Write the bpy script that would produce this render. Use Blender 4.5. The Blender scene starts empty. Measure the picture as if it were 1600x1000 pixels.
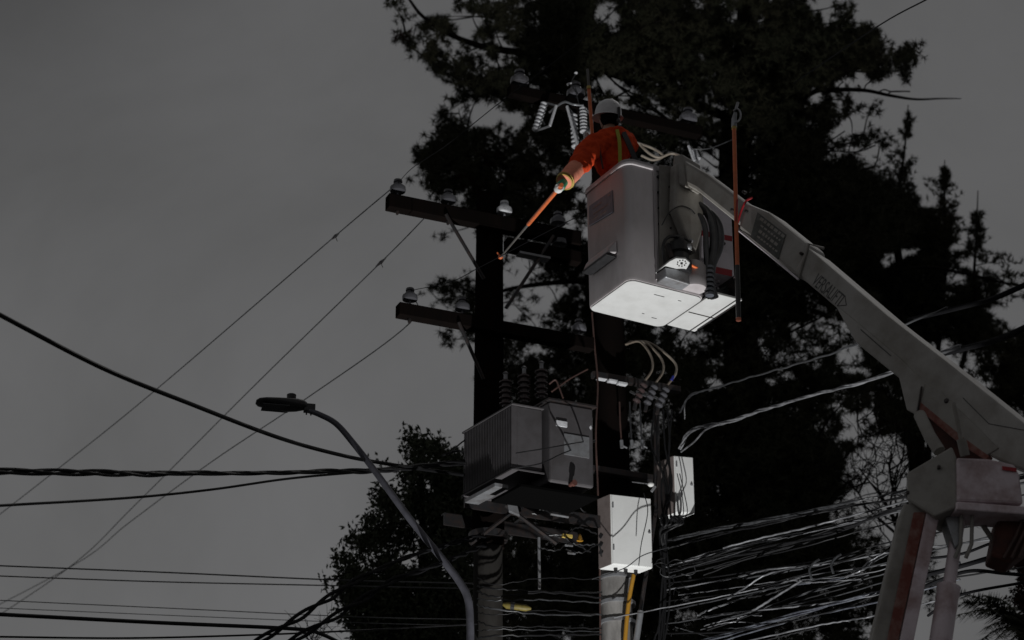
import bpy, math, random
import numpy as np
from mathutils import Vector, Matrix
R = math.radians
random.seed(7)
rng = np.random.default_rng(11)
scene = bpy.context.scene
COL = scene.collection

# ------------------------------------------------------------------ camera
PITCH = 25.0; F = 3600.0; CH = 1.6
cam_d = bpy.data.cameras.new('camera'); cam = bpy.data.objects.new('camera', cam_d); COL.objects.link(cam)
cam.location = (0, 0, CH); cam.rotation_euler = (R(90 + PITCH), 0, 0)
cam_d.sensor_width = 36.0; cam_d.lens = F / 1600 * 36.0
cam_d.clip_start = 0.1; cam_d.clip_end = 3000
cam_d.dof.use_dof = True; cam_d.dof.focus_distance = 19.6; cam_d.dof.aperture_fstop = 2.1
scene.camera = cam
scene.view_settings.view_transform = 'Standard'; scene.view_settings.look = 'None'
scene.view_settings.gamma = 1.0; scene.view_settings.exposure = -2.0

# ------------------------------------------------------------------ sky (dull overcast dusk)
w = bpy.data.worlds.new('World'); scene.world = w; w.use_nodes = True
nt = w.node_tree; nt.nodes.clear()
def wn(t): return nt.nodes.new(t)
out = wn('ShaderNodeOutputWorld'); bg = wn('ShaderNodeBackground'); nt.links.new(bg.outputs[0], out.inputs[0])
sky = wn('ShaderNodeTexSky'); sky.sky_type = 'NISHITA'; sky.sun_disc = False
sky.sun_elevation = R(52); sky.sun_rotation = R(30); sky.dust_density = 6
hsv = wn('ShaderNodeHueSaturation'); hsv.inputs['Saturation'].default_value = 0.12
nt.links.new(sky.outputs[0], hsv.inputs['Color'])
tc = wn('ShaderNodeTexCoord'); noi = wn('ShaderNodeTexNoise'); noi.inputs['Scale'].default_value = 5.0
noi.inputs['Detail'].default_value = 7; noi.inputs['Roughness'].default_value = 0.58; noi.inputs['Distortion'].default_value = 0.4
nt.links.new(tc.outputs['Generated'], noi.inputs['Vector'])
ramp = wn('ShaderNodeValToRGB')
ramp.color_ramp.elements[0].position = 0.32; ramp.color_ramp.elements[0].color = (3.5, 3.5, 3.52, 1)
ramp.color_ramp.elements[1].position = 0.7; ramp.color_ramp.elements[1].color = (4.95, 4.95, 5.05, 1)
nt.links.new(noi.outputs[0], ramp.inputs[0])
mix = wn('ShaderNodeMix'); mix.data_type = 'RGBA'; mix.inputs[0].default_value = 0.93
nt.links.new(hsv.outputs[0], mix.inputs[6]); nt.links.new(ramp.outputs[0], mix.inputs[7])
sep = wn('ShaderNodeSeparateXYZ'); nt.links.new(tc.outputs['Generated'], sep.inputs[0])
mr = wn('ShaderNodeMapRange'); mr.inputs[1].default_value = .29; mr.inputs[2].default_value = .56; mr.inputs[3].default_value = 1.25; mr.inputs[4].default_value = .90
nt.links.new(sep.outputs['Z'], mr.inputs[0])
mr2 = wn('ShaderNodeMapRange'); mr2.inputs[1].default_value = -.25; mr2.inputs[2].default_value = .25; mr2.inputs[3].default_value = 1.04; mr2.inputs[4].default_value = .78
nt.links.new(sep.outputs['X'], mr2.inputs[0])
mm = wn('ShaderNodeMath'); mm.operation = 'MULTIPLY'; nt.links.new(mr.outputs[0], mm.inputs[0]); nt.links.new(mr2.outputs[0], mm.inputs[1])
dv = wn('ShaderNodeVectorMath'); dv.operation = 'DISTANCE'; dv.inputs[1].default_value = (-.23, .80, .56); nt.links.new(tc.outputs['Generated'], dv.inputs[0])
mr3 = wn('ShaderNodeMapRange'); mr3.interpolation_type = 'SMOOTHSTEP'; mr3.inputs[1].default_value = 0; mr3.inputs[2].default_value = .16; mr3.inputs[3].default_value = .64; mr3.inputs[4].default_value = 1
nt.links.new(dv.outputs['Value'], mr3.inputs[0]); mm3 = wn('ShaderNodeMath'); mm3.operation = 'MULTIPLY'; nt.links.new(mm.outputs[0], mm3.inputs[0]); nt.links.new(mr3.outputs[0], mm3.inputs[1]); mm = mm3
vm = wn('ShaderNodeVectorMath'); vm.operation = 'SCALE'; nt.links.new(mix.outputs[2], vm.inputs[0]); nt.links.new(mm.outputs[0], vm.inputs['Scale'])
nt.links.new(vm.outputs[0], bg.inputs[0]); bg.inputs[1].default_value = 0.10

# ------------------------------------------------------------------ sun behind the cloud
sd = bpy.data.lights.new('sun', 'SUN'); sd.energy = 0.5; sd.angle = R(25); sd.color = (1, 0.97, 0.94)
so = bpy.data.objects.new('sun', sd); COL.objects.link(so)
so.rotation_euler = (R(38), 0, R(150)); so.location = (0, 0, 40)

# ------------------------------------------------------------------ projection helpers (pixel of the 1600x1000 photo at a real distance)
_p = R(PITCH)
FW = Vector((0, math.cos(_p), math.sin(_p))); UP = Vector((0, -math.sin(_p), math.cos(_p))); CAM = Vector((0, 0, CH))
def ray(px, py): return FW + Vector((1, 0, 0)) * ((px - 800) / F) + UP * ((500 - py) / F)
def P(px, py, Y): d = ray(px, py); return CAM + d * (Y / d.y)
def PZ(px, py, z): d = ray(px, py); return CAM + d * ((z - CH) / d.z)
def PP(px, py, p0, n): d = ray(px, py); return CAM + d * ((p0 - CAM).dot(n) / d.dot(n))
def pxs(Y, z=9): return (Y * math.cos(_p) + (z - CH) * math.sin(_p)) / F     # metres per photo pixel

# ------------------------------------------------------------------ materials
def mat(name, base, rough=0.6, metal=0.0, dirt=None, amt=0.4, scale=6.0, bump=0.0, spec=0.5, stretch=(1, 1, 1), fine=True, emit=None):
    m = bpy.data.materials.new(name); m.use_nodes = True; t = m.node_tree; b = t.nodes['Principled BSDF']
    b.inputs['Roughness'].default_value = rough; b.inputs['Metallic'].default_value = metal
    b.inputs['Specular IOR Level'].default_value = spec; b.inputs['Base Color'].default_value = (*base, 1)
    if dirt is not None:
        c = t.nodes.new('ShaderNodeTexCoord'); mp = t.nodes.new('ShaderNodeMapping'); mp.inputs['Scale'].default_value = stretch
        n = t.nodes.new('ShaderNodeTexNoise'); n.inputs['Scale'].default_value = scale; n.inputs['Detail'].default_value = 8 if fine else 3
        n.inputs['Roughness'].default_value = 0.62
        rp = t.nodes.new('ShaderNodeValToRGB'); rp.color_ramp.elements[0].position = 0.42; rp.color_ramp.elements[1].position = 0.68
        rp.color_ramp.elements[0].color = (0, 0, 0, 1); rp.color_ramp.elements[1].color = (amt, amt, amt, 1)
        mx = t.nodes.new('ShaderNodeMix'); mx.data_type = 'RGBA'; mx.inputs[6].default_value = (*base, 1); mx.inputs[7].default_value = (*dirt, 1)
        t.links.new(c.outputs['Object'], mp.inputs[0]); t.links.new(mp.outputs[0], n.inputs['Vector']); t.links.new(n.outputs[0], rp.inputs[0])
        t.links.new(rp.outputs[0], mx.inputs[0]); t.links.new(mx.outputs[2], b.inputs['Base Color'])
        if bump:
            bp = t.nodes.new('ShaderNodeBump'); bp.inputs['Strength'].default_value = bump; bp.inputs['Distance'].default_value = 0.01
            t.links.new(n.outputs[0], bp.inputs['Height']); t.links.new(bp.outputs[0], b.inputs['Normal'])
    if emit:
        b.inputs['Emission Color'].default_value = (*emit[:3], 1); b.inputs['Emission Strength'].default_value = emit[3]
    return m
M = dict(
    asphalt=mat('asphalt', (0.05, 0.05, 0.052), 0.9, dirt=(0.08, 0.08, 0.08), amt=0.6, scale=3, bump=0.3),
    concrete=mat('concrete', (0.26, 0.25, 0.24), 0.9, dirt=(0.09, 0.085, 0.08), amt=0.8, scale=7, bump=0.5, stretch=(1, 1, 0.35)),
    concreted=mat('dim_lit_concrete', (0.032, 0.03, 0.028), 0.95, spec=0.1, dirt=(0.02, 0.018, 0.016), amt=0.9, scale=7, bump=0.5, stretch=(1, 1, 0.35)),  # darker copy of the concrete, stands in for weak light on the left pole
    mporc=mat('half_lit_porcelain', (0.16, 0.16, 0.18), 0.12, dirt=(0.04, 0.035, 0.035), amt=0.9, scale=9),  # base darkened to stand for insulators that catch little light; blotches are stains
    paint=mat('line_paint', (0.7, 0.7, 0.68), 0.7, dirt=(0.3, 0.3, 0.3), amt=0.6, scale=5),
    wood=mat('dark_wood', (0.008, 0.0065, 0.006), 1.0, spec=0.0, dirt=(0.012, 0.008, 0.007), amt=0.6, scale=5, bump=0.5, stretch=(1, 1, 0.2)),
    cream=mat('cream_paint', (0.42, 0.405, 0.385), 0.42, dirt=(0.20, 0.18, 0.15), amt=0.75, scale=2.6, bump=0.03),
    cream_old=mat('old_cream_paint', (0.34, 0.325, 0.30), 0.5, dirt=(0.15, 0.13, 0.11), amt=0.7, scale=4, bump=0.05),
    pink=mat('pinkish_paint', (0.82, 0.71, 0.76), 0.5, dirt=(0.34, 0.20, 0.19), amt=0.8, scale=5, bump=0.05),
    rust=mat('rust_red', (0.20, 0.055, 0.04), 0.75, dirt=(0.34, 0.22, 0.19), amt=0.9, scale=9, bump=0.2),
    darkrust=mat('dark_rust', (0.10, 0.035, 0.025), 0.8, dirt=(0.03, 0.02, 0.02), amt=0.7, scale=9, bump=0.2),
    bucket=mat('grey_fibreglass', (0.46, 0.43, 0.44), 0.5, dirt=(0.20, 0.17, 0.16), amt=0.6, scale=2.6, bump=0.04, stretch=(1, 1, 0.4)),
    under=mat('white_fibreglass', (0.55, 0.555, 0.55), 0.45, dirt=(0.40, 0.40, 0.39), amt=0.4, scale=7, bump=0.05),
    panel=mat('lilac_white_panel', (0.86, 0.80, 0.86), 0.45, dirt=(0.4, 0.36, 0.38), amt=0.4, scale=6, bump=0.03),
    decal=mat('blue_grey_decal', (0.13, 0.14, 0.18), 0.5, dirt=(0.24, 0.24, 0.27), amt=0.7, scale=20),
    red=mat('red_stripe', (0.42, 0.02, 0.03), 0.5, dirt=(0.25, 0.02, 0.02), amt=0.5, scale=12),
    black=mat('black_rubber', (0.012, 0.012, 0.013), 0.42, spec=0.5, dirt=(0.03, 0.03, 0.032), amt=0.6, scale=20),
    cable=mat('cable_sheath', (0.010, 0.010, 0.011), 0.5, spec=0.3),
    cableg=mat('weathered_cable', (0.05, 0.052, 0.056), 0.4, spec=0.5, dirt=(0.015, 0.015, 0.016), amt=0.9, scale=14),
    cablel=mat('lit_cable_pale', (0.28, 0.285, 0.30), 0.45, metal=0.4, dirt=(0.05, 0.05, 0.055), amt=1.0, scale=5),  # pale base stands in for floodlight glints on the cables
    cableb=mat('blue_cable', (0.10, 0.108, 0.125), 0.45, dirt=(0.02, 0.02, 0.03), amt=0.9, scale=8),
    brown=mat('brown_cable', (0.10, 0.055, 0.045), 0.6, dirt=(0.05, 0.03, 0.03), amt=0.8, scale=9),
    tan=mat('tan_cable', (0.36, 0.31, 0.25), 0.5, dirt=(0.12, 0.08, 0.06), amt=0.8, scale=9),
    bluem=mat('blue_tape', (0.03, 0.04, 0.30), 0.5),
    gun=mat('dark_gun_metal', (0.045, 0.045, 0.048), 0.4, metal=0.6, dirt=(0.09, 0.06, 0.05), amt=0.7, scale=14, bump=0.1),
    steel=mat('galvanised_steel', (0.34, 0.35, 0.37), 0.45, metal=0.55, dirt=(0.16, 0.14, 0.13), amt=0.7, scale=10, bump=0.05),
    lampgrey=mat('lamp_grey', (0.10, 0.10, 0.12), 0.45, metal=0.3, dirt=(0.05, 0.05, 0.06), amt=0.7, scale=9),
    lampdark=mat('lamp_dark', (0.03, 0.03, 0.032), 0.4, dirt=(0.05, 0.05, 0.05), amt=0.5, scale=12),
    trafo=mat('transformer_grey', (0.085, 0.08, 0.085), 0.6, dirt=(0.045, 0.04, 0.04), amt=0.7, scale=5, bump=0.05),
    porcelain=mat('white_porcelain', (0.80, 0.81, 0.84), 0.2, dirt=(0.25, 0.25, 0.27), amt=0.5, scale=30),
    dporc=mat('grey_porcelain', (0.09, 0.09, 0.10), 0.22, dirt=(0.08, 0.08, 0.09), amt=0.6, scale=20),  # base also darkened to stand for the unlit insulators
    bporc=mat('brown_porcelain', (0.06, 0.04, 0.04), 0.2, dirt=(0.12, 0.10, 0.10), amt=0.5, scale=20),
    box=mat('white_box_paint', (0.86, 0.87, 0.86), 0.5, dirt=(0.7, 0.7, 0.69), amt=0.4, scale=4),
    boxd=mat('taupe_shade_and_print', (0.24, 0.20, 0.19), 0.6, dirt=(0.14, 0.11, 0.10), amt=0.6, scale=9),  # taupe for the unlit box sides, also for the decal print
    orange=mat('orange_fibreglass', (0.80, 0.19, 0.06), 0.4, dirt=(0.45, 0.10, 0.04), amt=0.5, scale=16),
    stickgrey=mat('grey_rod', (0.12, 0.11, 0.10), 0.5, dirt=(0.2, 0.2, 0.2), amt=0.5, scale=16),
    jacket=mat('orange_red_jacket', (0.70, 0.075, 0.022), 0.95, spec=0.1, dirt=(0.36, 0.03, 0.010), amt=0.6, scale=9, bump=0.6),
    sleeve=mat('lit_coral_sleeve', (0.95, 0.34, 0.22), 0.8, dirt=(0.6, 0.14, 0.08), amt=0.5, scale=14, bump=0.5),  # brightened coral stands in for floodlight on the sleeve
    helmet=mat('white_helmet', (0.74, 0.73, 0.74), 0.35, dirt=(0.4, 0.39, 0.39), amt=0.5, scale=9),
    skin=mat('skin', (0.42, 0.25, 0.18), 0.6),
    hair=mat('dark_hair', (0.006, 0.005, 0.005), 0.9, spec=0.05),
    trousers=mat('navy_trousers', (0.03, 0.035, 0.06), 0.9),
    hiviz=mat('lime_strap', (0.36, 0.36, 0.04), 0.7),
    yellow=mat('yellow_rubber', (0.55, 0.40, 0.10), 0.5),
    greenm=mat('green_glove', (0.02, 0.30, 0.16), 0.6),
    white=mat('white_leather', (0.75, 0.75, 0.74), 0.6, dirt=(0.5, 0.5, 0.48), amt=0.5, scale=20),
    bark=mat('bark', (0.010, 0.008, 0.007), 0.95, spec=0.05, dirt=(0.02, 0.016, 0.013), amt=0.6, scale=10, bump=0.6, stretch=(1, 1, 0.3)),
    leaf=mat('needle_foliage', (0.040, 0.043, 0.028), 0.9, spec=0.08, dirt=(0.066, 0.060, 0.040), amt=0.8, scale=1.2),
    leaf2=mat('broad_foliage', (0.045, 0.052, 0.033), 0.7, spec=0.1, dirt=(0.034, 0.038, 0.022), amt=0.8, scale=1.5),
    browned=mat('browned_foliage', (0.035, 0.016, 0.012), 0.9, spec=0.03),
    glass=mat('dark_glass', (0.02, 0.022, 0.025), 0.08),
    matte=mat('matte_sheath', (0.008, 0.008, 0.009), 0.85, spec=0.06), shadeblk=mat('painted_shade_black', (0.003, 0.003, 0.003), 0.95, spec=0.02), olive=mat('olive_tape', (0.14, 0.11, 0.02), 0.6, dirt=(0.05, 0.04, 0.01), amt=0.8, scale=20),  # the near-black entry is painted shade under the transformer
    amber=mat('amber_plastic', (0.40, 0.20, 0.02), 0.5),
    kerb=mat('kerb_concrete', (0.32, 0.31, 0.29), 0.9, dirt=(0.15, 0.15, 0.14), amt=0.7, scale=4),
    sandtxt=mat('dark_lettering', (0.075, 0.075, 0.075), 0.6),
    sign=mat('dark_sign', (0.075, 0.08, 0.075), 0.6, dirt=(0.18, 0.18, 0.17), amt=0.7, scale=18),
)

# ------------------------------------------------------------------ object helpers
ORG = {}
def tag(o, label=None, cat=None, group=None, kind=None):
    if label: o['label'] = label
    if cat: o['category'] = cat
    if group: o['group'] = group
    if kind: o['kind'] = kind
    return o
def thing(name, label, cat, loc, group=None):
    o = bpy.data.objects.new(name, None); o.empty_display_size = 0.2; COL.objects.link(o)
    o.location = loc; ORG[o.name] = Vector(loc); return tag(o, label, cat, group)
def perp(d):
    d = d.normalized(); a = Vector((0, 0, 1)) if abs(d.z) < 0.9 else Vector((1, 0, 0))
    u = d.cross(a).normalized(); return u, d.cross(u).normalized()
class MB:
    def __init__(s): s.v = []; s.f = []
    def add(s, vs, fs):
        o = len(s.v); s.v += [Vector(x) for x in vs]; s.f += [tuple(i + o for i in f) for f in fs]; return s
    def prism(s, poly, ext):
        n = len(poly); ext = Vector(ext); poly = [Vector(p) for p in poly]
        s.add(poly + [p + ext for p in poly], [tuple(range(n)), tuple(range(2 * n - 1, n - 1, -1))] + [(i, i + n, (i + 1) % n + n, (i + 1) % n) for i in range(n)])
        return s
    def box(s, c, x, y, z):            # centre and three half-axis vectors
        c = Vector(c); vs = [c + i * x + j * y + k * z for i in (-1, 1) for j in (-1, 1) for k in (-1, 1)]
        return s.add(vs, [(0, 1, 3, 2), (4, 6, 7, 5), (0, 4, 5, 1), (2, 3, 7, 6), (0, 2, 6, 4), (1, 5, 7, 3)])
    def abox(s, lo, hi):
        c = (Vector(lo) + Vector(hi)) / 2; h = (Vector(hi) - Vector(lo)) / 2
        return s.box(c, Vector((h.x, 0, 0)), Vector((0, h.y, 0)), Vector((0, 0, h.z)))
    def loops(s, ls, cap=True, closed=True):
        n = len(ls[0]); vs = [p for l in ls for p in l]; fs = []
        for a in range(len(ls) - 1):
            for i in range(n if closed else n - 1):
                j = (i + 1) % n; fs.append((a * n + i, a * n + j, (a + 1) * n + j, (a + 1) * n + i))
        if cap: fs.append(tuple(range(n - 1, -1, -1))); fs.append(tuple(range((len(ls) - 1) * n, len(ls) * n)))
        return s.add(vs, fs)
    def tube(s, pts, r, seg=8, round_end=False):
        pts = [Vector(p) for p in pts]; n = len(pts)
        rr = r if isinstance(r, (list, tuple)) else [r] * n
        ls = []; u = None
        for i, p in enumerate(pts):
            d = (pts[min(i + 1, n - 1)] - pts[max(i - 1, 0)])
            d = d.normalized() if d.length > 1e-9 else Vector((0, 0, 1))
            if u is None: u, v = perp(d)
            else:
                u = (u - d * u.dot(d)); u = u.normalized() if u.length > 1e-6 else perp(d)[0]; v = d.cross(u)
            ls.append([p + (u * math.cos(2 * math.pi * k / seg) + v * math.sin(2 * math.pi * k / seg)) * rr[i] for k in range(seg)])
        return s.loops(ls)
    def lathe(s, base, axis, prof, seg=16):     # prof: list of (along axis, radius)
        base = Vector(base); axis = Vector(axis).normalized(); u, v = perp(axis)
        return s.loops([[base + axis * h + (u * math.cos(2 * math.pi * k / seg) + v * math.sin(2 * math.pi * k / seg)) * max(r, 1e-4) for k in range(seg)] for h, r in prof])
    def ball(s, c, rx, ry=None, rz=None, seg=14, ax=None):
        ry = ry or rx; rz = rz or rx; c = Vector(c); ax = ax or (Vector((1, 0, 0)), Vector((0, 1, 0)), Vector((0, 0, 1)))
        ls = []
        for i in range(seg // 2 + 1):
            t = math.pi * i / (seg // 2); t = min(max(t, 0.02), math.pi - 0.02)
            ls.append([c + ax[0] * (rx * math.sin(t) * math.cos(2 * math.pi * k / seg)) + ax[1] * (ry * math.sin(t) * math.sin(2 * math.pi * k / seg)) + ax[2] * (-rz * math.cos(t)) for k in range(seg)])
        return s.loops(ls)
    def build(s, name, m, parent=None, smooth=None, bevel=0, label=None):
        me = bpy.data.meshes.new(name)
        if parent is None:
            o0 = sum(s.v, Vector()) / len(s.v); zmin = min(p.z for p in s.v); org = Vector((o0.x, o0.y, zmin))
        else: org = ORG[parent.name]
        me.from_pydata([p - org for p in s.v], [], s.f); me.update()
        me.materials.append(m if not isinstance(m, str) else M[m])
        o = bpy.data.objects.new(name, me); COL.objects.link(o); ORG[o.name] = org
        if parent is None: o.location = org
        else: o.parent = parent
        import bmesh
        b = bmesh.new(); b.from_mesh(me); bmesh.ops.recalc_face_normals(b, faces=b.faces); b.to_mesh(me); b.free()
        if smooth is not None:
            for p in me.polygons: p.use_smooth = True
            me.set_sharp_from_angle(angle=R(smooth))
        if bevel:
            bm = o.modifiers.new('bevel', 'BEVEL'); bm.width = bevel; bm.segments = 2; bm.limit_method = 'ANGLE'; bm.angle_limit = R(40)
        if label: o['label'] = label
        return o
def crv(pts, n=8):                      # Catmull-Rom through points
    pts = [Vector(p) for p in pts]
    if len(pts) < 3: return [pts[0].lerp(pts[1], i / n) for i in range(n + 1)]
    q = [2 * pts[0] - pts[1]] + pts + [2 * pts[-1] - pts[-2]]; r = []
    for i in range(1, len(q) - 2):
        a, b, c, d = q[i - 1:i + 3]
        for k in range(n):
            t = k / n; r.append(0.5 * ((2 * b) + (c - a) * t + (2 * a - 5 * b + 4 * c - d) * t * t + (3 * b - a - 3 * c + d) * t ** 3))
    r.append(pts[-1]); return r
def cable(name, pts, r, m, label, cat='cable', group=None, n=10, seg=6, wob=0.0, twist=0, pitch=0.5, parent=None):
    W3 = [P(*q) for q in pts]
    path = crv(W3, n)
    if pts[0][0] < -40: e_d = (path[0] - path[1]).normalized(); path = [path[0] + e_d * (14 - .4 * k_) for k_ in range(35)] + path
    if pts[-1][0] >= 1640: e_d = (path[-1] - path[-2]).normalized(); path = path + [path[-1] + e_d * (.4 * (k_ + 1)) for k_ in range(25)]
    mb = MB()
    if wob:
        ph = random.random() * 9
        path = [p + Vector((0, 0, 1)) * wob * math.sin(i * 1.7 + ph) * random.random() for i, p in enumerate(path)]
    if twist:
        dense = []; 
        for i in range(len(path) - 1):
            for k in range(4): dense.append(path[i].lerp(path[i + 1], k / 4))
        dense.append(path[-1]); L = 0
        acc = [0.0]
        for i in range(1, len(dense)): L += (dense[i] - dense[i - 1]).length; acc.append(L)
        for s_ in range(twist):
            pp = []
            for i, p in enumerate(dense):
                d = dense[min(i + 1, len(dense) - 1)] - dense[max(i - 1, 0)]; u, v = perp(d)
                a = acc[i] / pitch * 2 * math.pi + s_ * 2 * math.pi / twist
                loose = 1 + 0.5 * math.sin(acc[i] * 1.3 + s_)
                pp.append(p + (u * math.cos(a) + v * math.sin(a)) * r * 1.0 * loose)
            mb.tube(pp, r, seg)
    else: mb.tube(path, r, seg)
    o = mb.build(name, m, parent, smooth=60)
    if parent is None: tag(o, label, cat, group)
    return o
def copy_tree(o, loc=None, parent=None):
    c = o.copy(); COL.objects.link(c); c.parent = parent; ORG[c.name] = ORG.get(o.name, Vector())
    if loc is not None: c.location = loc
    for ch in list(o.children): copy_tree(ch, None, c)
    return c
Z = Vector((0, 0, 1))

# ================================================================== GROUND (below the frame)
tag(MB().add([(-300, -300, 0), (300, -300, 0), (300, 300, 0), (-300, 300, 0)], [(0, 1, 2, 3)]).build('ground', 'asphalt'), kind='structure')
tag(MB().add([(-200, 2, .004), (200, 2, .004), (200, 19.2, .004), (-200, 19.2, .004)], [(0, 1, 2, 3)]).build('road', 'asphalt'), kind='structure')
for y0 in (19.2,):
    tag(MB().abox((-200, y0, 0), (200, y0 + .15, .13)).build('kerb', 'kerb'), kind='structure')
mbp = MB()
for i in range(-30, 30): mbp.add([(i * 4, 10, .008), (i * 4 + 2, 10, .008), (i * 4 + 2, 10.12, .008), (i * 4, 10.12, .008)], [(0, 1, 2, 3)])
tag(mbp.build('road_marking', 'paint'), kind='structure')
tag(MB().abox((-200, 19.35, 0), (200, 22.8, .12)).build('pavement', 'kerb'), kind='structure')

# ================================================================== UTILITY POLES
def pin_insulator(base, parent, m='dporc', s=1.0, ax=Z):
    mb = MB().lathe(base, ax, [(h * s, r * s) for h, r in [(-.05, .012), (.03, .012), (.03, .05), (.035, .078), (.06, .082), (.085, .078), (.10, .055), (.115, .05), (.12, .032), (.135, .032), (.14, .046), (.165, .042), (.175, .01)]], 18)
    return mb.build('insulator', m, parent, smooth=35)
# --- pole A (left)
pA = P(765, 345, 21.0); AX = pA.x; AY = pA.y
ZA = P(765, 308, 21.0).z
poleA = thing('utility_pole', 'dark wooden utility pole with two crossarms, left of the raised bucket', 'utility pole', (AX, AY, 0), 'utility poles')
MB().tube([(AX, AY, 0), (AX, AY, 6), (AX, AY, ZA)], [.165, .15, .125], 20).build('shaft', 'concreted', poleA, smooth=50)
MB().tube([(AX, AY, P(765, 856, 21).z), (AX, AY, ZA + .01)], [.158, .135], 20).build('upper_shaft', 'wood', poleA, smooth=50)
adir = Vector((.92, .40, 0)).normalized(); aprp = Vector((.40, -.92, 0)).normalized()
def arm(parent, base, pa, pb, zc, h, t, off, m='wood'):
    # crossarm at height zc from pixel pa.x to pb.x along adir through base
    c = base + aprp * off; c = Vector((c.x, c.y, zc))
    def s_at(px):
        lo, hi = -6, 6
        for _ in range(50):
            mid = (lo + hi) / 2; q = c + adir * mid - CAM; x = 800 + F * q.x / q.dot(FW)
            if x < px: lo = mid
            else: hi = mid
        return lo
    a, b = s_at(pa), s_at(pb)
    o = MB().box(c + adir * (a + b) / 2, adir * (b - a) / 2, aprp * t / 2, Z * h / 2).build('crossarm', m, parent, bevel=.008)
    return o, c, s_at
bA = Vector((AX, AY, 0))
z1 = PZ(765, 347, 0).z
z1 = P(745, 349, 20.8).z; z2 = P(745, 512, 20.8).z
a1, c1, s1 = arm(poleA, bA, 605, 905, z1, .155, .12, .205)
a2, c2, s2 = arm(poleA, bA, 621, 925, z2, .135, .12, .205)
for px in (621, 700, 788, 872): pin_insulator(c1 + adir * s1(px) + Z * .105, a1, 'dporc' if px < 750 else ('porcelain' if px < 800 else 'mporc'), 1.0)  # porcelain tone picked by how lit each insulator should look
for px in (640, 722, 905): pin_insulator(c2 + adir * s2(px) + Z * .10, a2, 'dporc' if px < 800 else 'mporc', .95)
a1b, c1b, s1b = arm(poleA, bA, 790, 905, z1 - .22, .13, .12, .205)
pin_insulator(c1b + adir * s1b(874) + Z * .085, a1b, 'dporc', 1.0)
for cc, ss, xs, xe, za, zb in ((c1, s1, 692, 752, z1, z1 - .62), (c2, s2, 712, 752, z2, z2 - .55), (c1, s1, 860, 790, z1, z1 - .9)):
    MB().tube([cc + adir * ss(xs) + aprp * .08 - Z * .05, Vector((AX, AY, 0)) + aprp * .15 + adir * (-.12 if xs < 760 else .12) + Z * zb], .018, 8).build('brace', 'gun', poleA)
for cc, ss, px in ((c1, s1, 621), (c2, s2, 640), (c1, s1, 700)):
    MB().lathe(cc + adir * ss(px) - Z * .12, Z, [(0, .012), (.03, .02), (.05, .02)], 8).build('bolt', 'gun', poleA)
MB().box(c1b + adir * s1b(832) + aprp * .02 - Z * .085, adir * .17, aprp * .05, Z * .012).build('arm_plate', 'steel', poleA)

# --- pole B (behind the bucket)
pB = P(960, 700, 22.0); BX = pB.x; BY = 22.0; ZB = P(945, 176, 22).z
poleB = thing('utility_pole', 'concrete utility pole behind the bucket carrying the white boxes and cable tangle', 'utility pole', (BX, BY, 0), 'utility poles')
MB().tube([(BX, BY, 0), (BX, BY, 7), (BX - .05, BY, ZB)], [.185, .165, .13], 20).build('shaft', 'concrete', poleB, smooth=50)
MB().tube([(BX - .003, BY, P(965, 872, 22).z), (BX - .05, BY, ZB + .02)], [.172, .14], 20).build('upper_shaft', 'wood', poleB, smooth=50)
bB = Vector((BX, BY, 0))
a3, c3, s3 = arm(poleB, bB, 795, 1095, P(940, 192, 22).z, .12, .12, .2)
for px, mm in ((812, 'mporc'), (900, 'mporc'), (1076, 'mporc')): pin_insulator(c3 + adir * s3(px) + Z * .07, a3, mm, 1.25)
a4, c4, s4 = arm(poleB, bB, 925, 1062, P(960, 606, 22).z, .07, .07, .22, 'gun')
a5, c5, s5 = arm(poleB, bB, 905, 1040, P(960, 752, 22).z, .07, .07, .22, 'gun')
for y_ in (905, 944, 974):   # metal bands and small plates
    zc = P(965, y_, 22).z; MB().lathe((BX, BY, zc - .02), Z, [(0, .176), (0, .182), (.035, .182), (.035, .176)], 24).build('band', 'steel', poleB, smooth=30)
MB().tube(crv([P(990, 898, 21.72), P(984, 930, 21.72), P(980, 962, 21.72), P(976, 1010, 21.72)]) + [(P(976, 1010, 21.72).x, 21.72, .2)], .022, 10).build('conduit', 'amber', poleB, smooth=50, label='amber conduit strapped below the big white box')
MB().tube([P(1001, 955, 21.7), P(993, 1010, 21.7), (P(993, 1010, 21.7).x, 21.7, .2)], .032, 10).build('conduit', 'steel', poleB, smooth=50, label='pale metal conduit at the right side of the pole')
MB().tube([P(1026, 628, 21.8), P(1026, 790, 21.8)], .03, 10).build('conduit', 'gun', poleB, smooth=50)
MB().tube([P(1026, 790, 21.8), P(1000, 960, 21.8)], .022, 10).build('conduit', 'gun', poleB, smooth=50)
for i, px in enumerate((940, 957, 972)):
    c = P(px, 592 + i * 4, 21.7); MB().box(c, adir * .05, aprp * .03, Z * .010).build('tag_plate', 'porcelain', poleB)

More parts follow.
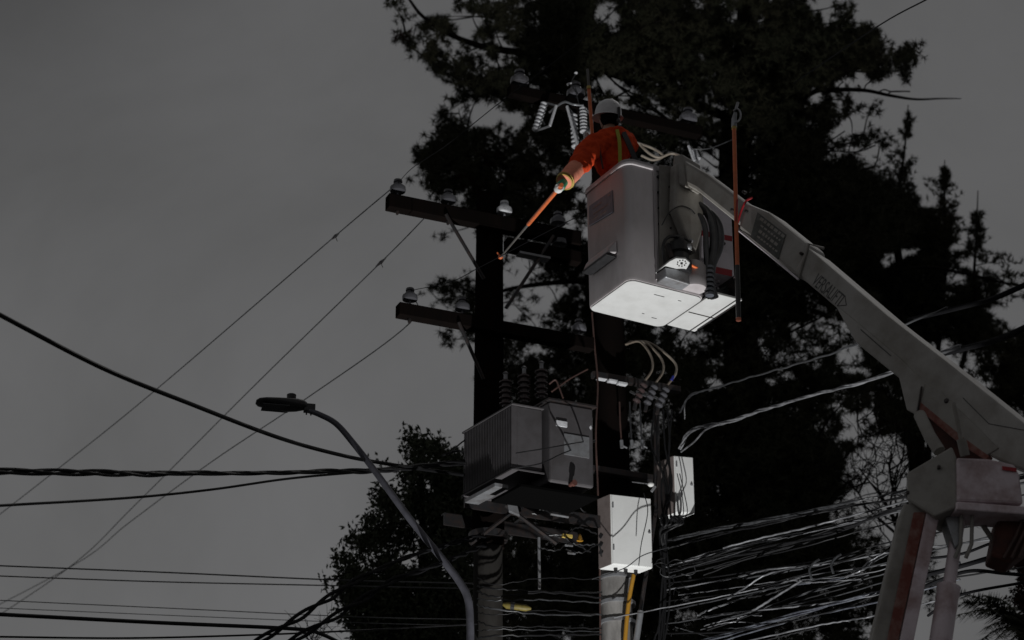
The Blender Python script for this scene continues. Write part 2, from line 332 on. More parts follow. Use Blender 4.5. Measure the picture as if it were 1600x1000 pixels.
# ================================================================== FUSE CUTOUTS (lit porcelain) on pole B's arm
def ribbed(a, b, r, ribs, m, parent, name='insulator'):
    a = Vector(a); b = Vector(b); L = (b - a).length; pr = [(0, r * .5)]
    for i in range(ribs):
        h = L * (i + .3) / ribs; pr += [(h, r * .55), (h + L * .12 / ribs, r), (h + L * .35 / ribs, r * .95), (h + L * .5 / ribs, r * .55)]
    pr.append((L, r * .5)); return MB().lathe(a, b - a, pr, 16).build(name, m, parent, smooth=30)
def cutout(lbl, a, b, Y, tube_px):
    A, B = P(*a, Y), P(*b, Y)
    t = thing('fuse_cutout', lbl, 'fuse cutout', B, 'porcelain fuse cutouts by the worker')
    ribbed(A, B, .042, 8, 'porcelain', t)
    C1, C2 = P(*tube_px[0], Y - .12), P(*tube_px[1], Y - .12)
    MB().tube([C1, C2], .016, 8).build('fuse_tube', 'porcelain', t, smooth=40)
    MB().tube([A, C1], .012, 6).tube([B, C2], .012, 6).tube([(A + B) / 2, (A + B) / 2 + Vector((.05, .25, .05))], .014, 6).build('bracket', 'steel', t)
    return t
cutout('leftmost ribbed white fuse cutout tilted beside the orange stick', (851, 160), (836, 205), 21.4, ((869, 165), (859, 197)))
cutout('upright ribbed fuse cutout half hidden behind the worker\'s orange stick', (911, 168), (912, 208), 21.5, ((925, 180), (923, 222)))
cutout('small dark fuse cutout with pale foot left of the worker\'s shoulder', (896, 178), (899, 232), 21.6, ((886, 166), (905, 236)))
cutout('ribbed fuse cutout at the boom tip under the far insulator', (1083, 235), (1090, 250), 21.5, ((1076, 228), (1085, 252)))
t = thing('wire_clamp', 'pale line clamp glinting in the foliage above the fuse cutouts', 'clamp', P(897, 118, 21.5))
MB().ball(P(900, 114, 21.5), .02, .02, .015, 8).tube([P(893, 130, 21.5), P(886, 132, 21.5)], .012, 6).build('clamp_jaw', 'porcelain', t, smooth=50)
MB().tube(crv([P(900, 114, 21.5), P(893, 130, 21.5), P(900, 145, 21.5), P(905, 165, 21.5)]), .006, 6).build('lead', 'cableg', t)
cable('jumper_wire', [(858, 176, 21.3), (880, 160, 21.3), (895, 163, 21.4), (912, 165, 21.4)], .012, 'steel', 'short bent steel strap joining two fuse cutouts left of the helmet', 'wire')
cable('jumper_wire', [(930, 212, 21.0), (915, 222, 21.0), (905, 236, 21.0), (900, 246, 21.0)], .012, 'porcelain', 'white lead curving down just left of the worker\'s shoulder', 'wire')
cable('jumper_wire', [(1000, 226, 21.0), (1015, 240, 21), (1030, 246, 21), (1048, 240, 21), (1062, 243, 21)], .014, 'tan', 'cream lead looping from bucket rim toward the boom tip', 'wire')
cable('jumper_wire', [(992, 222, 21.2), (1020, 232, 21.2), (1036, 244, 21.2), (1020, 250, 21.2), (1002, 243, 21.2)], .013, 'tan', 'cream lead loop hanging at the right bucket rim', 'wire')
cable('jumper_wire', [(1078, 233, 21.4), (1108, 232, 21.4), (1145, 218, 21.4)], .006, 'cableg', 'thin tie wire running from boom tip insulator to the clamp stick', 'wire')

# ================================================================== TRANSFORMER
TY = 19.9
zt0 = P(808, 733, TY).z; zt1 = P(808, 631, TY).z
Nf = P(808, 733, TY)
da = Vector((.80, .35, 0)).normalized()        # to the right, away
db = Vector((-.55, .83, 0)).normalized()       # to the left, away
tr = thing('transformer', 'grey finned three-phase transformer with dark ribbed bushings between the two poles', 'transformer', (Nf.x, Nf.y, zt0))
H = zt1 - zt0
def fbox(u0, u1, v0, v1, h0, h1, org=Nf, A=da, B=db):
    c = Vector((org.x, org.y, zt0)) + A * (u0 + u1) / 2 + B * (v0 + v1) / 2 + Z * (h0 + h1) / 2
    return c, A * (u1 - u0) / 2, B * (v1 - v0) / 2, Z * (h1 - h0) / 2
MB().box(*fbox(0.01, .27, .02, .86, .02, H - .01)).build('radiator_core', 'trafo', tr, bevel=.01)
mb = MB()
for i in range(30):
    v = .02 + i * .0282; mb.box(*fbox(-.045, .01, v, v + .010, .02, H - .015))
mb.build('radiator_fins', 'trafo', tr)
for h_a, h_b in ((H - .012, H + .006), (-.01, .01)): MB().box(*fbox(-.05, .28, .0, .88, h_a, h_b)).build('radiator_frame', 'trafo', tr, bevel=.004)
MB().box(*fbox(.30, .75, -.06, .60, -.09, H + .06)).build('tank', 'trafo', tr, bevel=.02)
MB().box(*fbox(.27, .78, -.09, .63, H + .06, H + .085)).build('tank_lid', 'gun', tr, bevel=.006)
MB().box(*fbox(.44, .70, -.068, -.058, H * .30, H * .62)).build('rating_plate', 'steel', tr)
MB().box(*fbox(.36, .47, -.075, -.06, H * .72, H * .80)).build('small_plate', 'porcelain', tr)
MB().lathe(fbox(.5, .5, -.06, -.06, -.1, -.1)[0], -db, [(0, .02), (.05, .02), (.05, .03), (.08, .03)], 10).build('drain_valve', 'darkrust', tr)
for px, dy in ((790, 0), (819, .05), (846, .1)):
    a = P(px, 636 - (px - 790) * .25, 20.35 + dy); b = P(px, 594 - (px - 790) * .3, 20.35 + dy)
    bs = ribbed(a, b, .065, 5, 'bporc', tr, 'bushing'); MB().lathe(b, Z, [(0, .02), (.06, .02), (.07, .03), (.09, .01)], 10).build('terminal', 'steel', bs)
for i, (px, py) in enumerate(((893, 630), (905, 635), (918, 640))):
    a = P(px, py, 20.2); b = P(px + 4, py + 42, 20.15)
    MB().lathe(a, b - a, [(0, .012), (.03, .03), (.10, .04), (.22, .03), (.28, .012)], 10).build('secondary_bushing', 'porcelain', tr, smooth=40)
MB().box(Nf + db * .52 - Z * .08 + da * .0, da * .07, db * .26, Z * .02).build('base_ledge', 'steel', tr, bevel=.004)
MB().box(*fbox(.0, .80, -.06, .44, -.19, -.16)).build('shade_plate', 'shadeblk', tr, bevel=.004)  # added black plate keeps floodlight off the tank and stands for shade
# platform under the transformer
pl = thing('platform', 'dark steel platform beams carrying the transformer between the poles', 'platform', P(850, 790, 21))
zpl = P(800, 800, 20.9).z
for off in (.26, -.26):
    o_ = Vector((AX, AY, zpl)) + aprp * off; L = (Vector((BX, BY, 0)) - Vector((AX, AY, 0))).length
    mb = MB(); mb.box(o_ + adir * (L * .22), adir * (L * .44), aprp * .012, Z * .06).box(o_ + adir * (L * .22) + Z * .06 + aprp * (-.03), adir * (L * .44), aprp * .04, Z * .006)
    mb.build('beam', 'gun', pl)
for s_ in (.15, .45): MB().box(Vector((AX, AY, zpl + .09)) + adir * s_ + aprp * .35, adir * .03, aprp * .75, Z * .014).build('cross_beam', 'gun', pl)
MB().lathe((AX, AY, P(765, 845, 21).z), Z, [(0, .17), (0, .19), (.07, .19), (.07, .17)], 20).build('clamp_ring', 'gun', pl, smooth=30)
for a, b in (((735, 850), (800, 800)), ((790, 790), (870, 850)), ((800, 755), (812, 800))):
    MB().tube([P(*a, 20.7), P(*b, 20.8)], .02, 6).build('brace', 'gun', pl)
MB().prism([P(798, 765, 20.6), P(806, 780, 20.6), P(812, 805, 20.6), P(795, 798, 20.6), P(790, 775, 20.6)], (0, .05, 0)).build('gusset_plate', 'steel', pl, bevel=.004)
for a, b in (((812, 795), (832, 781)), ((860, 803), (888, 808)), ((878, 790), (890, 787)), ((884, 852), (894, 853)), ((888, 864), (898, 865)), ((770, 796), (786, 800))):
    MB().tube([P(*a, 20.8), P(*b, 20.9)], .012, 6).build('bolt_rod', 'steel', pl)
MB().tube([P(842, 840, 20.9), P(843, 920, 20.9)], .014, 8).build('hanger_rod', 'steel', pl)
tag(MB().box(P(886, 838, 20.9), adir * .05, aprp * .02, Z * .014).build('marker_tag', 'yellow'), 'bright yellow cable tag on the rack left of the big white box', 'tag')
tag(MB().lathe(P(906, 842, 21.0), Z, [(-.02, .032), (-.01, .03), (.02, .02), (.04, .015), (.05, .006)], 14).build('warning_cap', 'amber', smooth=40), 'small amber cap beside the yellow tag near the white box', 'cap')
t = thing('splice_closure', 'olive yellow cable splice closure hanging between the poles near the frame bottom', 'splice closure', P(805, 946, 20.5))
MB().tube([P(786, 944, 20.5), P(792, 946, 20.5), P(822, 950, 20.5), P(830, 951, 20.5)], [.015, .032, .032, .012], 10).build('sleeve', 'olive', t, smooth=40)
MB().tube([P(798, 946, 20.5), P(804, 947, 20.5)], .037, 10).build('strap', 'black', t)

# ================================================================== WHITE BOXES on pole B
def cabinet(label, near_b, Yn, w_px, topy, A, B, depth, name='metal_box'):
    N = P(*near_b, Yn); zb = N.z
    zt = P(near_b[0], topy, Yn).z
    # width: right corner pixel
    lo, hi = 0, 3
    for _ in range(40):
        m_ = (lo + hi) / 2; q = N + A * m_ - CAM; x = 800 + F * q.x / q.dot(FW)
        if x < w_px: lo = m_
        else: hi = m_
    W_ = lo; h = zt - zb
    t = thing(name, label, 'junction box', (N.x, N.y, zb), 'white metal boxes on the second pole')
    c = N + A * W_ / 2 + B * depth / 2 + Z * h / 2
    body = MB().box(c, A * W_ / 2, B * depth / 2, Z * h / 2).build('case', 'box', t, bevel=.006)
    d = MB().box(N + A * W_ / 2 + Z * h / 2 - B * .008, A * (W_ / 2 - .006), B * .006, Z * (h / 2 - .008)).build('door', 'box', t, bevel=.003)
    s = MB().box(N + B * depth / 2 - A * .004 + Z * h / 2, A * .003, B * (depth / 2 - .004), Z * (h / 2 - .003)).build('shaded_side', 'boxd', t)  # taupe sheet paints the unlit side of the white case
    for zz in (.2, .8): MB().tube([N - B * .016 + A * .012 + Z * h * zz, N - B * .016 + A * .012 + Z * (h * zz + .05)], .008, 8).build('hinge', 'steel', d)
    MB().lathe(N + A * (W_ - .035) - B * .014 + Z * h * .5, -B, [(0, .012), (.014, .012), (.016, .006)], 10).build('latch', 'steel', d)
    for k in range(3): MB().lathe(N + A * (W_ * (.25 + .25 * k)) + B * depth * .5, -Z, [(0, .02), (.03, .02), (.03, .013), (.05, .013)], 10).build('cable_gland', 'black', t)
    return t, N, W_, h
t, N1, W1, h1 = cabinet('large white steel box on the concrete pole below the platform', (956, 882), 21.35, 1019, 772, Vector((.955, .30, 0)).normalized(), Vector((-.62, .78, 0)).normalized(), .19)
mb = MB()
for k in range(3):
    c = N1 + Vector((-.62, .78, 0)).normalized() * .14 + Z * (.16 + k * .085) - Vector((.955, .30, 0)) * .01
    B_ = Vector((-.62, .78, 0)).normalized()
    MB().prism([c + Z * .028, c + B_ * .035, c - Z * .028, c - B_ * .035], Vector((-.955, -.30, 0)) * .002).build('side_mark', 'black', t)
t, N2, W2, h2 = cabinet('small tall white box right of the vertical conduit, cables entering its base', (1056, 801), 21.5, 1085, 712, Vector((.97, .22, 0)).normalized(), Vector((-.66, .75, 0)).normalized(), .24)
cable('hanging_cable', [(1006, 770, 21.2), (1012, 800, 21.2), (1002, 850, 21.15), (998, 884, 21.2)], .005, 'cable', 'thin black wire hanging down across the door of the large white box')
cable('hanging_cable', [(925, 905, 21.1), (975, 888, 21.1), (1004, 868, 21.1), (1045, 855, 21.2)], .005, 'cableg', 'thin wire crossing the lower edge of the large white box')
for k, (x0, x1) in enumerate(((1062, 1068), (1066, 1074))):
    cable('hanging_cable', [(x0 - 4, 740, 21.3), (x0 + 3, 770, 21.3), (x1, 800, 21.3), (x0, 815, 21.3)], .005, 'cable', 'black wire running down the door of the small tall white box', group='wires over the small box')
for k in range(7):
    x = 1034 + k * 5; cable('entry_cable', [(x, 815, 21.6), (x + random.uniform(-6, 6), 806, 21.4), (x + random.uniform(-3, 14), 818, 21.3), (1036 + random.uniform(-5, 5), 832 + random.uniform(-4, 8), 21.4), (1042, 870, 21.6)], .010, 'cable', 'black cable curling into the base of the small tall white box', group='cables under the small box')
for k in range(5):
    x = 1022 + k * 7; cable('riser_cable', [(x, 640, 21.6), (x + random.uniform(-5, 5), 700, 21.55), (1040 + random.uniform(-8, 10), 760, 21.5), (1036 + random.uniform(-8, 8), 830, 21.5), (1040 + random.uniform(-8, 8), 930, 21.5), (1030 + random.uniform(-12, 12), 1010, 21.5)], .011, 'cable', 'black riser cable bunched beside the small tall white box', group='riser cables on the second pole', wob=.02)

# ================================================================== SWITCHES under the bucket: three leads and terminals
for i, (cx, ex, ey) in enumerate(((1003, 1007, 596), (1020, 1024, 599), (1040, 1042, 603))):
    s_ = (978 + i * 3, 538 - i * 2, 21.9)
    pts = [s_, (1000 + i * 8, 534 + i, 21.7), (cx + 14 - i * 1, 556 + i * 4, 21.6), (cx + 16, 577 + i * 3, 21.55), (ex, ey, 21.5)]
    o = cable('lead_wire', pts, .013, 'tan', ['inner', 'middle', 'outer'][i] + ' of the three cream arched leads below the bucket', 'wire', 'arched cream leads below the bucket')
    if i == 2: MB().tube([P(1052, 588, 21.52), P(1049, 594, 21.51)], .0155, 8).build('blue_tape', 'bluem', o)
    sw = thing('cable_terminal', ['left', 'middle', 'right'][i] + ' dark ribbed cable terminal under the arched cream leads', 'cable terminal', P(ex - 8, 640, 21.5), 'cable terminals on the second pole')
    ribbed(P(ex, ey + 2, 21.5), P(ex - 14, ey + 34, 21.5), .042, 4, 'dporc' if i else 'bporc', sw)
    MB().tube([P(ex - 14, ey + 34, 21.5), P(ex - 16, ey + 44, 21.5)], .02, 8).build('cap', 'gun', sw)
    MB().tube([P(ex - 10, ey + 22, 21.6), P(985 + i * 10, 612, 22)], .012, 6).build('bracket', 'steel', sw)
for i, x in enumerate((968, 984, 1000)):
    cable('hanging_cable', [(x, 628, 21.6), (x + 1, 660, 21.6), (x + 3, 688, 21.6)], .009, 'brown' if i == 0 else 'cableg', ['brown', 'middle grey', 'right grey'][i] + ' lead hanging straight down below the cable terminals', 'cable')
    t = thing('wire_connector', ['left', 'middle', 'right'][i] + ' small metal connector at the end of a hanging lead', 'connector', P(x + 3, 700, 21.6))
    MB().tube([P(x + 3, 688, 21.6), P(x + 4, 700, 21.6)], .018, 8).build('barrel', 'steel', t); MB().tube([P(x + 4, 696, 21.6), P(x + 12, 700, 21.6)], .010, 6).build('bolt', 'steel', t)
t = thing('wire_connector', 'bright metal connector glinting above the right top corner of the large white box', 'connector', P(1017, 757, 21.3))
MB().ball(P(1017, 757, 21.3), .035, .03, .025, 10).build('body', 'white', t, smooth=50); MB().tube([P(988, 753, 21.4), P(1012, 756, 21.3)], .006, 6).build('bolt', 'steel', t)
MB().tube([P(1024, 760, 21.3), P(1018, 768, 21.3)], .015, 6).build('nut', 'steel', t)
cable('jumper_wire', [(1070, 655, 21.6), (1070, 632, 21.5), (1080, 616, 21.5), (1100, 611, 21.5)], .008, 'cableg', 'short grey wire hooking up right of the cable terminals', 'wire')
cable('service_cable', [(925, 488, 21.6), (929, 540, 21.6), (934, 600, 21.55), (931, 680, 21.5), (934, 760, 21.5), (937, 880, 21.5), (938, 1010, 21.5)], .010, 'brown', 'brown cable dropping from behind the bucket down the left side of the pole')
cable('jumper_wire', [(862, 612, 21.5), (890, 592, 21.6), (918, 577, 21.7)], .009, 'brown', 'brown lead rising right from the transformer bushings', 'wire')
cable('jumper_wire', [(858, 600, 21.4), (868, 594, 21.4), (874, 606, 21.4), (880, 622, 21.4)], .009, 'brown', 'small brown loop of wire on top of the transformer', 'wire')
cable('hanging_cable', [(806, 708, 19.5), (850, 701, 19.6), (900, 692, 19.9), (930, 688, 20.6)], .006, 'cable', 'upper thin black wire crossing the transformer tank')
cable('hanging_cable', [(800, 732, 19.5), (845, 724, 19.6), (880, 708, 19.9), (930, 690, 20.6)], .006, 'cable', 'lower thin black wire crossing the transformer tank')

# ================================================================== STREET LAMP
LY = 19.0; base = P(735, 985, LY)
sl = thing('street_lamp', 'grey street lamp with flat head on a long curved arm, left of the poles', 'street lamp', (base.x, LY, 0))
pts = crv([P(478, 640, LY), P(500, 648, LY), P(525, 662, LY), P(550, 690, LY), P(585, 735, LY), P(640, 810, LY), P(690, 872, LY), P(720, 912, LY), P(732, 940, LY), P(735, 985, LY)], 8)
MB().tube(pts + [Vector((base.x, LY, base.z - 1)), Vector((base.x, LY, .25))], [.024 + .010 * min(1, i / 60) for i in range(len(pts))] + [.038, .055], 14).build('lamp_arm', 'lampgrey', sl, smooth=60)
MB().box((base.x, LY, .13), Vector((.16, 0, 0)), Vector((0, .16, 0)), Z * .12).build('base_plate', 'concrete', sl)
# head: rounded slab seen from below
hd = Vector((-1, -.22, 0)).normalized(); sd_ = Vector((-.22, 1, 0)).normalized()
h0 = P(474, 634, LY); ls = []
for s_, wv, up_, dn in ((-.03, .04, .03, .03), (.0, .07, .048, .035), (.06, .09, .05, .05), (.14, .115, .042, .055), (.24, .125, .033, .045), (.34, .12, .026, .032), (.40, .095, .018, .022), (.425, .05, .006, .01)):
    c = h0 + hd * s_ + Z * (-.0 - s_ * .0); ls.append([c + sd_ * wv * math.cos(t_) * (abs(math.cos(t_)) ** -.35 if abs(math.cos(t_)) > .05 else 1) * .9 + Z * (up_ if math.sin(t_) > 0 else dn) * math.sin(t_) for t_ in [2 * math.pi * (k + .5) / 16 for k in range(16)]])
head = MB().loops(ls).build('lamp_head', 'lampdark', sl, smooth=40)
MB().lathe(h0 + hd * .11 + Z * .04, Z, [(0, .04), (.055, .043), (.06, .035), (.062, .01)], 16).build('photocell', 'black', head, smooth=40)
MB().box(h0 + hd * .25 - Z * .043, hd * .12, sd_ * .085, Z * .004).build('lens', 'glass', head)
MB().box(h0 - hd * .055 - Z * .02, hd * .05, sd_ * .035, Z * .035).tube([h0 - hd * .03 - Z * .05, h0 - hd * .03 - Z * .085], .008, 6).tube([h0 - hd * .07 - Z * .05, h0 - hd * .07 - Z * .088], .008, 6).build('bracket', 'lampdark', head, bevel=.008)

# ================================================================== BUCKET TRUCK
bt = thing('bucket_truck', 'off-white bucket truck with long boom and grey bucket raised beside the poles', 'bucket truck', (1.9, 13.0, 0))
zb = 9.90
N = PZ(985, 438, zb); Ra = PZ(1096, 466, zb); Lb = PZ(920, 482, zb)
a = (Ra - N); UA = a.length; a.normalize(); b = Vector((-a.y, a.x, 0)); UB = (Lb - N).dot(b)
N = N - (a + b) * .028; UA += .056; UB += .056
def BF(u, v, h): return N + a * u + b * v + Z * h
HB = P(975, 250, BF(.02, .02, 0).y).z - zb
def rrect(u0, u1, v0, v1, r, h, n=6):
    out_ = []
    for cx, cy, t0 in ((u1 - r, v1 - r, 0), (u0 + r, v1 - r, 90), (u0 + r, v0 + r, 180), (u1 - r, v0 + r, 270)):
        for k in range(n + 1):
            t_ = R(t0 + 90 * k / n); out_.append(BF(cx + r * math.cos(t_), cy + r * math.sin(t_), h))
    return out_
e = .012
L_ = []
for g, h in ((-.03, 0), (-.006, .006), (0, .03), (.004, HB * .5), (.008, HB - .05), (.02, HB - .045), (.026, HB - .02), (.02, HB), (-.02, HB), (-.03, HB - .02), (-.035, .06)):
    L_.append(rrect(-g, UA + g, -g, UB + g, max(.075 + g, .03), h))
buck = MB().loops(L_[1:]).build('bucket', 'bucket', bt, smooth=40)
MB().loops([rrect(.012, UA - .012, .012, UB - .012, .07, .004), rrect(.012, UA - .012, .012, UB - .012, .07, -.006), rrect(.03, UA - .03, .03, UB - .03, .055, -.010)]).build('underside', 'under', buck, smooth=30)
mb = MB()   # scuffs and drain on the underside
for px, py, l in ((1005, 490, .02), (1022, 497, .05), (1062, 470, .03), (1030, 462, .10)):
    q = PZ(px, py, zb - .0115); mb.box(q, a * l * .5, b * .004, Z * .0015)
mb.build('scuff_mark', 'sandtxt', buck)
nl = -a
def onleft(px, py, d=0): return PP(px, py, BF(-d, 0, 0), a)
def onright(px, py, d=0): return PP(px, py, BF(0, -d, 0), b)
MB().prism([onleft(921, 322, .012), onleft(957, 297, .012), onleft(958, 331, .012), onleft(921, 353, .012)], -a * .003).build('decal', 'decal', buck)
mb = MB()
for k, (x0, y0, x1, y1) in enumerate(((926, 326, 940, 316), (927, 335, 950, 319), (926, 343, 934, 337), (938, 336, 948, 329), (950, 306, 954, 303))):
    p0, p1 = onleft(x0, y0, .0155), onleft(x1, y1, .0155); mb.prism([p0 + Z * .007, p1 + Z * .007, p1 - Z * .007, p0 - Z * .007], -a * .001)
mb.build('decal_writing', 'boxd', buck)
# moulded step on the left face
mb = MB(); c0 = [BF(-.012, .16, .30), BF(-.012, .60, .30), BF(-.012, .60, .43), BF(-.012, .16, .43)]
c1_ = [BF(-.10, .19, .295), BF(-.10, .57, .295), BF(-.07, .57, .36), BF(-.07, .19, .36)]
mb.loops([c0, c1_]).build('step', 'bucket', buck, bevel=.012)
MB().box(BF(-.058, .38, .278), a * .046, b * .20, Z * .010).build('step_shadow_board', 'black', buck, bevel=.004)  # black board put in for the shade under the step
# flange + mounting plate on the right face
MB().box(BF(.265, -.018, HB * .5 + .02), a * .012, b * .014, Z * (HB * .48)).build('flange', 'bucket', buck, bevel=.004)
mb = MB()
for k in range(7): mb.lathe(BF(.30, -.012, .12 + k * .15), -b, [(0, .012), (.012, .012), (.014, .004)], 8)
for k in range(5): mb.lathe(BF(.40, -.03, .42 + k * .13), -b, [(0, .008), (.012, .008), (.014, .004)], 8)
mb.build('rivets', 'gun', buck)
MB().prism([onright(1029, 258, .016), onright(1092, 268, .016), onright(1092, 440, .016), (onright(1029, 437, .016))], -b * .014).build('mounting_plate', 'cream_old', bt, bevel=.004)
# curved cowl
cow = [onright(x, y, .06) for x, y in ((1046, 262), (1088, 275), (1091, 330), (1087, 372), (1078, 402), (1069, 392), (1061, 372), (1050, 345), (1044, 330))]
MB().prism(cow, -b * .10).build('cowl', 'cream_old', bt, bevel=.02)
MB().tube(crv([onright(1034, 352, .17), onright(1046, 332, .17), onright(1063, 322, .17), onright(1078, 326, .17), onright(1086, 334, .17)]), .005, 6).build('control_wire', 'black', bt)
# rotator: dark gearbox, hydraulic can
MB().lathe(onright(1062, 405, .12) - Z * .02, Z, [(-.11, .08), (-.09, .10), (-.01, .10), (0, .08), (.06, .075), (.075, .095), (.15, .095), (.18, .06), (.23, .035)], 18).build('rotator_motor', 'black', bt, smooth=35)
MB().lathe(onright(1047, 392, .11), Vector((-.3, 0, 1)), [(-.07, .03), (.05, .03), (.07, .015)], 12).build('valve', 'gun', bt, smooth=35)
MB().tube(crv([onright(1040, 420, .13), onright(1036, 385, .15), onright(1046, 370, .15), onright(1068, 372, .15), onright(1082, 384, .13)]), .014, 8).build('hose', 'black', bt, smooth=50)
MB().ball(onright(1076, 386, .2), .03, .03, .03, 10).ball(onright(1080, 376, .2), .02, .02, .02, 10).build('fitting', 'steel', bt, smooth=50)
# horizontal slewing plate with bolt circle (lit from below)
zs = onright(1030, 427, .03).z
sp = [PZ(x, y, zs) for x, y in ((1024, 427), (1046, 409), (1056, 404), (1071, 405), (1078, 411), (1073, 420), (1062, 432))]
sp = [q - b * 0 for q in sp]
spl = MB().prism(sp, Z * .018).build('slewing_plate', 'under', bt, bevel=.003)
cc = PZ(1065, 411, zs - .003); mb = MB()
for k in range(9): mb.lathe(cc + Vector((math.cos(k * .7) * .035, math.sin(k * .7) * .055, 0)), -Z, [(-.003, .006), (.006, .006), (.007, .002)], 6)
mb.lathe(cc, -Z, [(-.003, .012), (.010, .010), (.012, .003)], 10).build('bolt_ring', 'gun', spl)
# lower housing (grey drum) between plate and bucket underside
dr = [onright(x, y, .03) for x, y in ((1025, 428), (1062, 433), (1064, 455), (1026, 443))]
MB().prism(dr, -b * .14).build('lower_housing', 'steel', bt, bevel=.01)
MB().lathe(BF(.60, -.05, .02), Z, [(0, .105), (.02, .11), (.20, .11), (.24, .08), (.25, .03)], 22).build('support_drum', 'bucket', bt, smooth=40)
# second narrow bucket / liner box with striped front panel
zb2 = zb - .02
c_left = UA + .012; w2 = .285
def B2(u, v, h): return BF(c_left + u, v, h)
tray = MB().box(B2(w2 / 2, .26, .012), a * w2 / 2, b * .36, Z * .012).build('tray', 'under', bt, bevel=.006)
MB().box(B2(w2 - .055, .26, -.004), a * .004, b * .36, Z * .003).box(B2(w2 / 2, .30, -.004), a * (w2 / 2 - .01), b * .003, Z * .003).build('tray_seam', 'gun', tray)
panel_v = .0
pn = [PP(x, y, BF(0, panel_v, 0), b) for x, y in ((1024, 288), (1095, 296), (1144, 345), (1143, 436), (1092, 424), (1070, 424))]
u_r = (pn[2] - N).dot(a)
pn = [BF(UA * .92, panel_v, .26), BF(u_r, panel_v, .26), BF(u_r, panel_v, .95), BF(u_r - .15, panel_v, .98), BF(UA * .92, panel_v, .98)]
sp2 = MB().prism(pn, b * .55).build('side_panel', 'panel', bt, bevel=.01)
for (x0, y0, x1, y1, hgt) in ((1092, 359, 1146, 373, 8), (1086, 410, 1146, 426, 10)):
    q = [PP(x, y, BF(0, panel_v - .003, 0), b) for x, y in ((x0, y0), (x1 - 2, y1 - 4), (x1 - 2, y1 + hgt - 4), (x0, y0 + hgt))]
    q = [N + a * min((k - N).dot(a), u_r - .004) + b * (panel_v - .003) + Z * ((k - N).z) for k in q]
    MB().prism(q, b * .002).build('red_stripe', 'red', sp2)
MB().lathe(PP(1131, 381, BF(0, panel_v, 0), b), -b, [(0, .014), (.012, .012), (.013, .003)], 8).build('panel_knob', 'gun', sp2)
MB().box(BF(u_r - .012, .27, .13), a * .012, b * .30, Z * .135).box(BF((UA + u_r) / 2, .50, .14), a * ((u_r - UA) / 2 - .02), b * .02, Z * .13).build('tray_wall', 'gun', bt, bevel=.01)
MB().tube([BF(u_r + .0, -.02, .02), BF(u_r + .004, -.02, .20), BF(u_r - .02, -.02, .25)], .010, 8).tube([BF(u_r, -.02, .02), BF(u_r, .6, .02)], .010, 8).build('tray_edge', 'panel', bt, smooth=50)
mb = MB()
for k in range(7): mb.tube(crv([BF(UA + .05 + random.random() * .22, .06, .06 + random.random() * .15) for _ in range(4)]), .012, 7)
mb.build('coupling_hoses', 'black', bt, smooth=50)
mb = MB()
for k in range(9): mb.ball(BF(UA + .04 + random.random() * .24, .03, .06 + random.random() * .14), .014, .014, .012, 8)
mb.build('coupling_fittings', 'steel', bt, smooth=50)
for k, dx in enumerate((0, 9, -12)):
    MB().tube(crv([onright(1088 + dx * .3, 318 + k * 8, .12), onright(1104 + dx * .7, 330 + k * 5, .16), onright(1114 + dx, 352 + k * 3, .17), onright(1115 + dx, 385, .15), onright(1109 + dx * .4, 415, .12), onright(1108 + dx * .3, 445, .10), onright(1112 + dx * .5, 466, .06)]), .037 if k < 2 else .024, 10).build('hose', 'black', bt, smooth=60)
mb = MB()
for k in range(7):
    p0 = onright(1109, 420 + k * 7, .125); mb.lathe(p0, Z, [(0, .031), (0, .036), (.022, .036), (.022, .031)], 12)
mb.build('hose_sleeve', 'cableb', bt, smooth=30)
MB().tube([onright(1076, 412, .16), onright(1096, 422, .14)], .012, 8).build('orange_hose', 'orange', bt, smooth=50)

# ---- upper boom: side plane through tip and elbow
Ptip = P(1066, 262, 17.05); Pelb = P(1600, 700, 15.15)
dd = (Pelb - Ptip).normalized(); wv = Vector((dd.y, -dd.x, 0)).normalized()
if wv.y > 0: wv = -wv           # points toward the camera
nn = dd.cross(wv).normalized()
if nn.z < 0: nn = -nn
S0 = Ptip
def S(px, py, d=0.0): return PP(px, py, S0 + wv * d, wv)     # d in front of (toward camera) the side plane
def boomsec(name, m, top, bot, dep, parent=bt, d=0.0, bevel=.012, label=None):
    return MB().prism([S(x, y, d) for x, y in top + bot[::-1]], -wv * dep).build(name, m, parent, bevel=bevel, label=label)
ib = boomsec('inner_boom', 'cream_old', [(1063, 246), (1104, 270), (1168, 318), (1190, 334)], [(1062, 284), (1086, 296), (1148, 346), (1180, 372)], .20, bevel=.03)
MB().prism([S(1066, 240, .02), S(1052, 243, .02), (S(1050, 262, .02)), S(1058, 288, .02), S(1072, 292, .02), S(1068, 262, .02)], -wv * .26).build('boom_tip_collar', 'cream_old', bt, bevel=.015)
mb_ = boomsec('middle_boom', 'cream', [(1166, 316), (1200, 330), (1262, 380)], [(1152, 356), (1229, 420), (1248, 434)], .27, d=.03, bevel=.03)
ob = boomsec('outer_boom', 'cream', [(1262, 386), (1384, 490), (1492, 574), (1600, 660), (1680, 725)], [(1240, 424), (1305, 479), (1405, 562), (1480, 640), (1546, 712), (1680, 770)], .31, d=.05, bevel=.018)
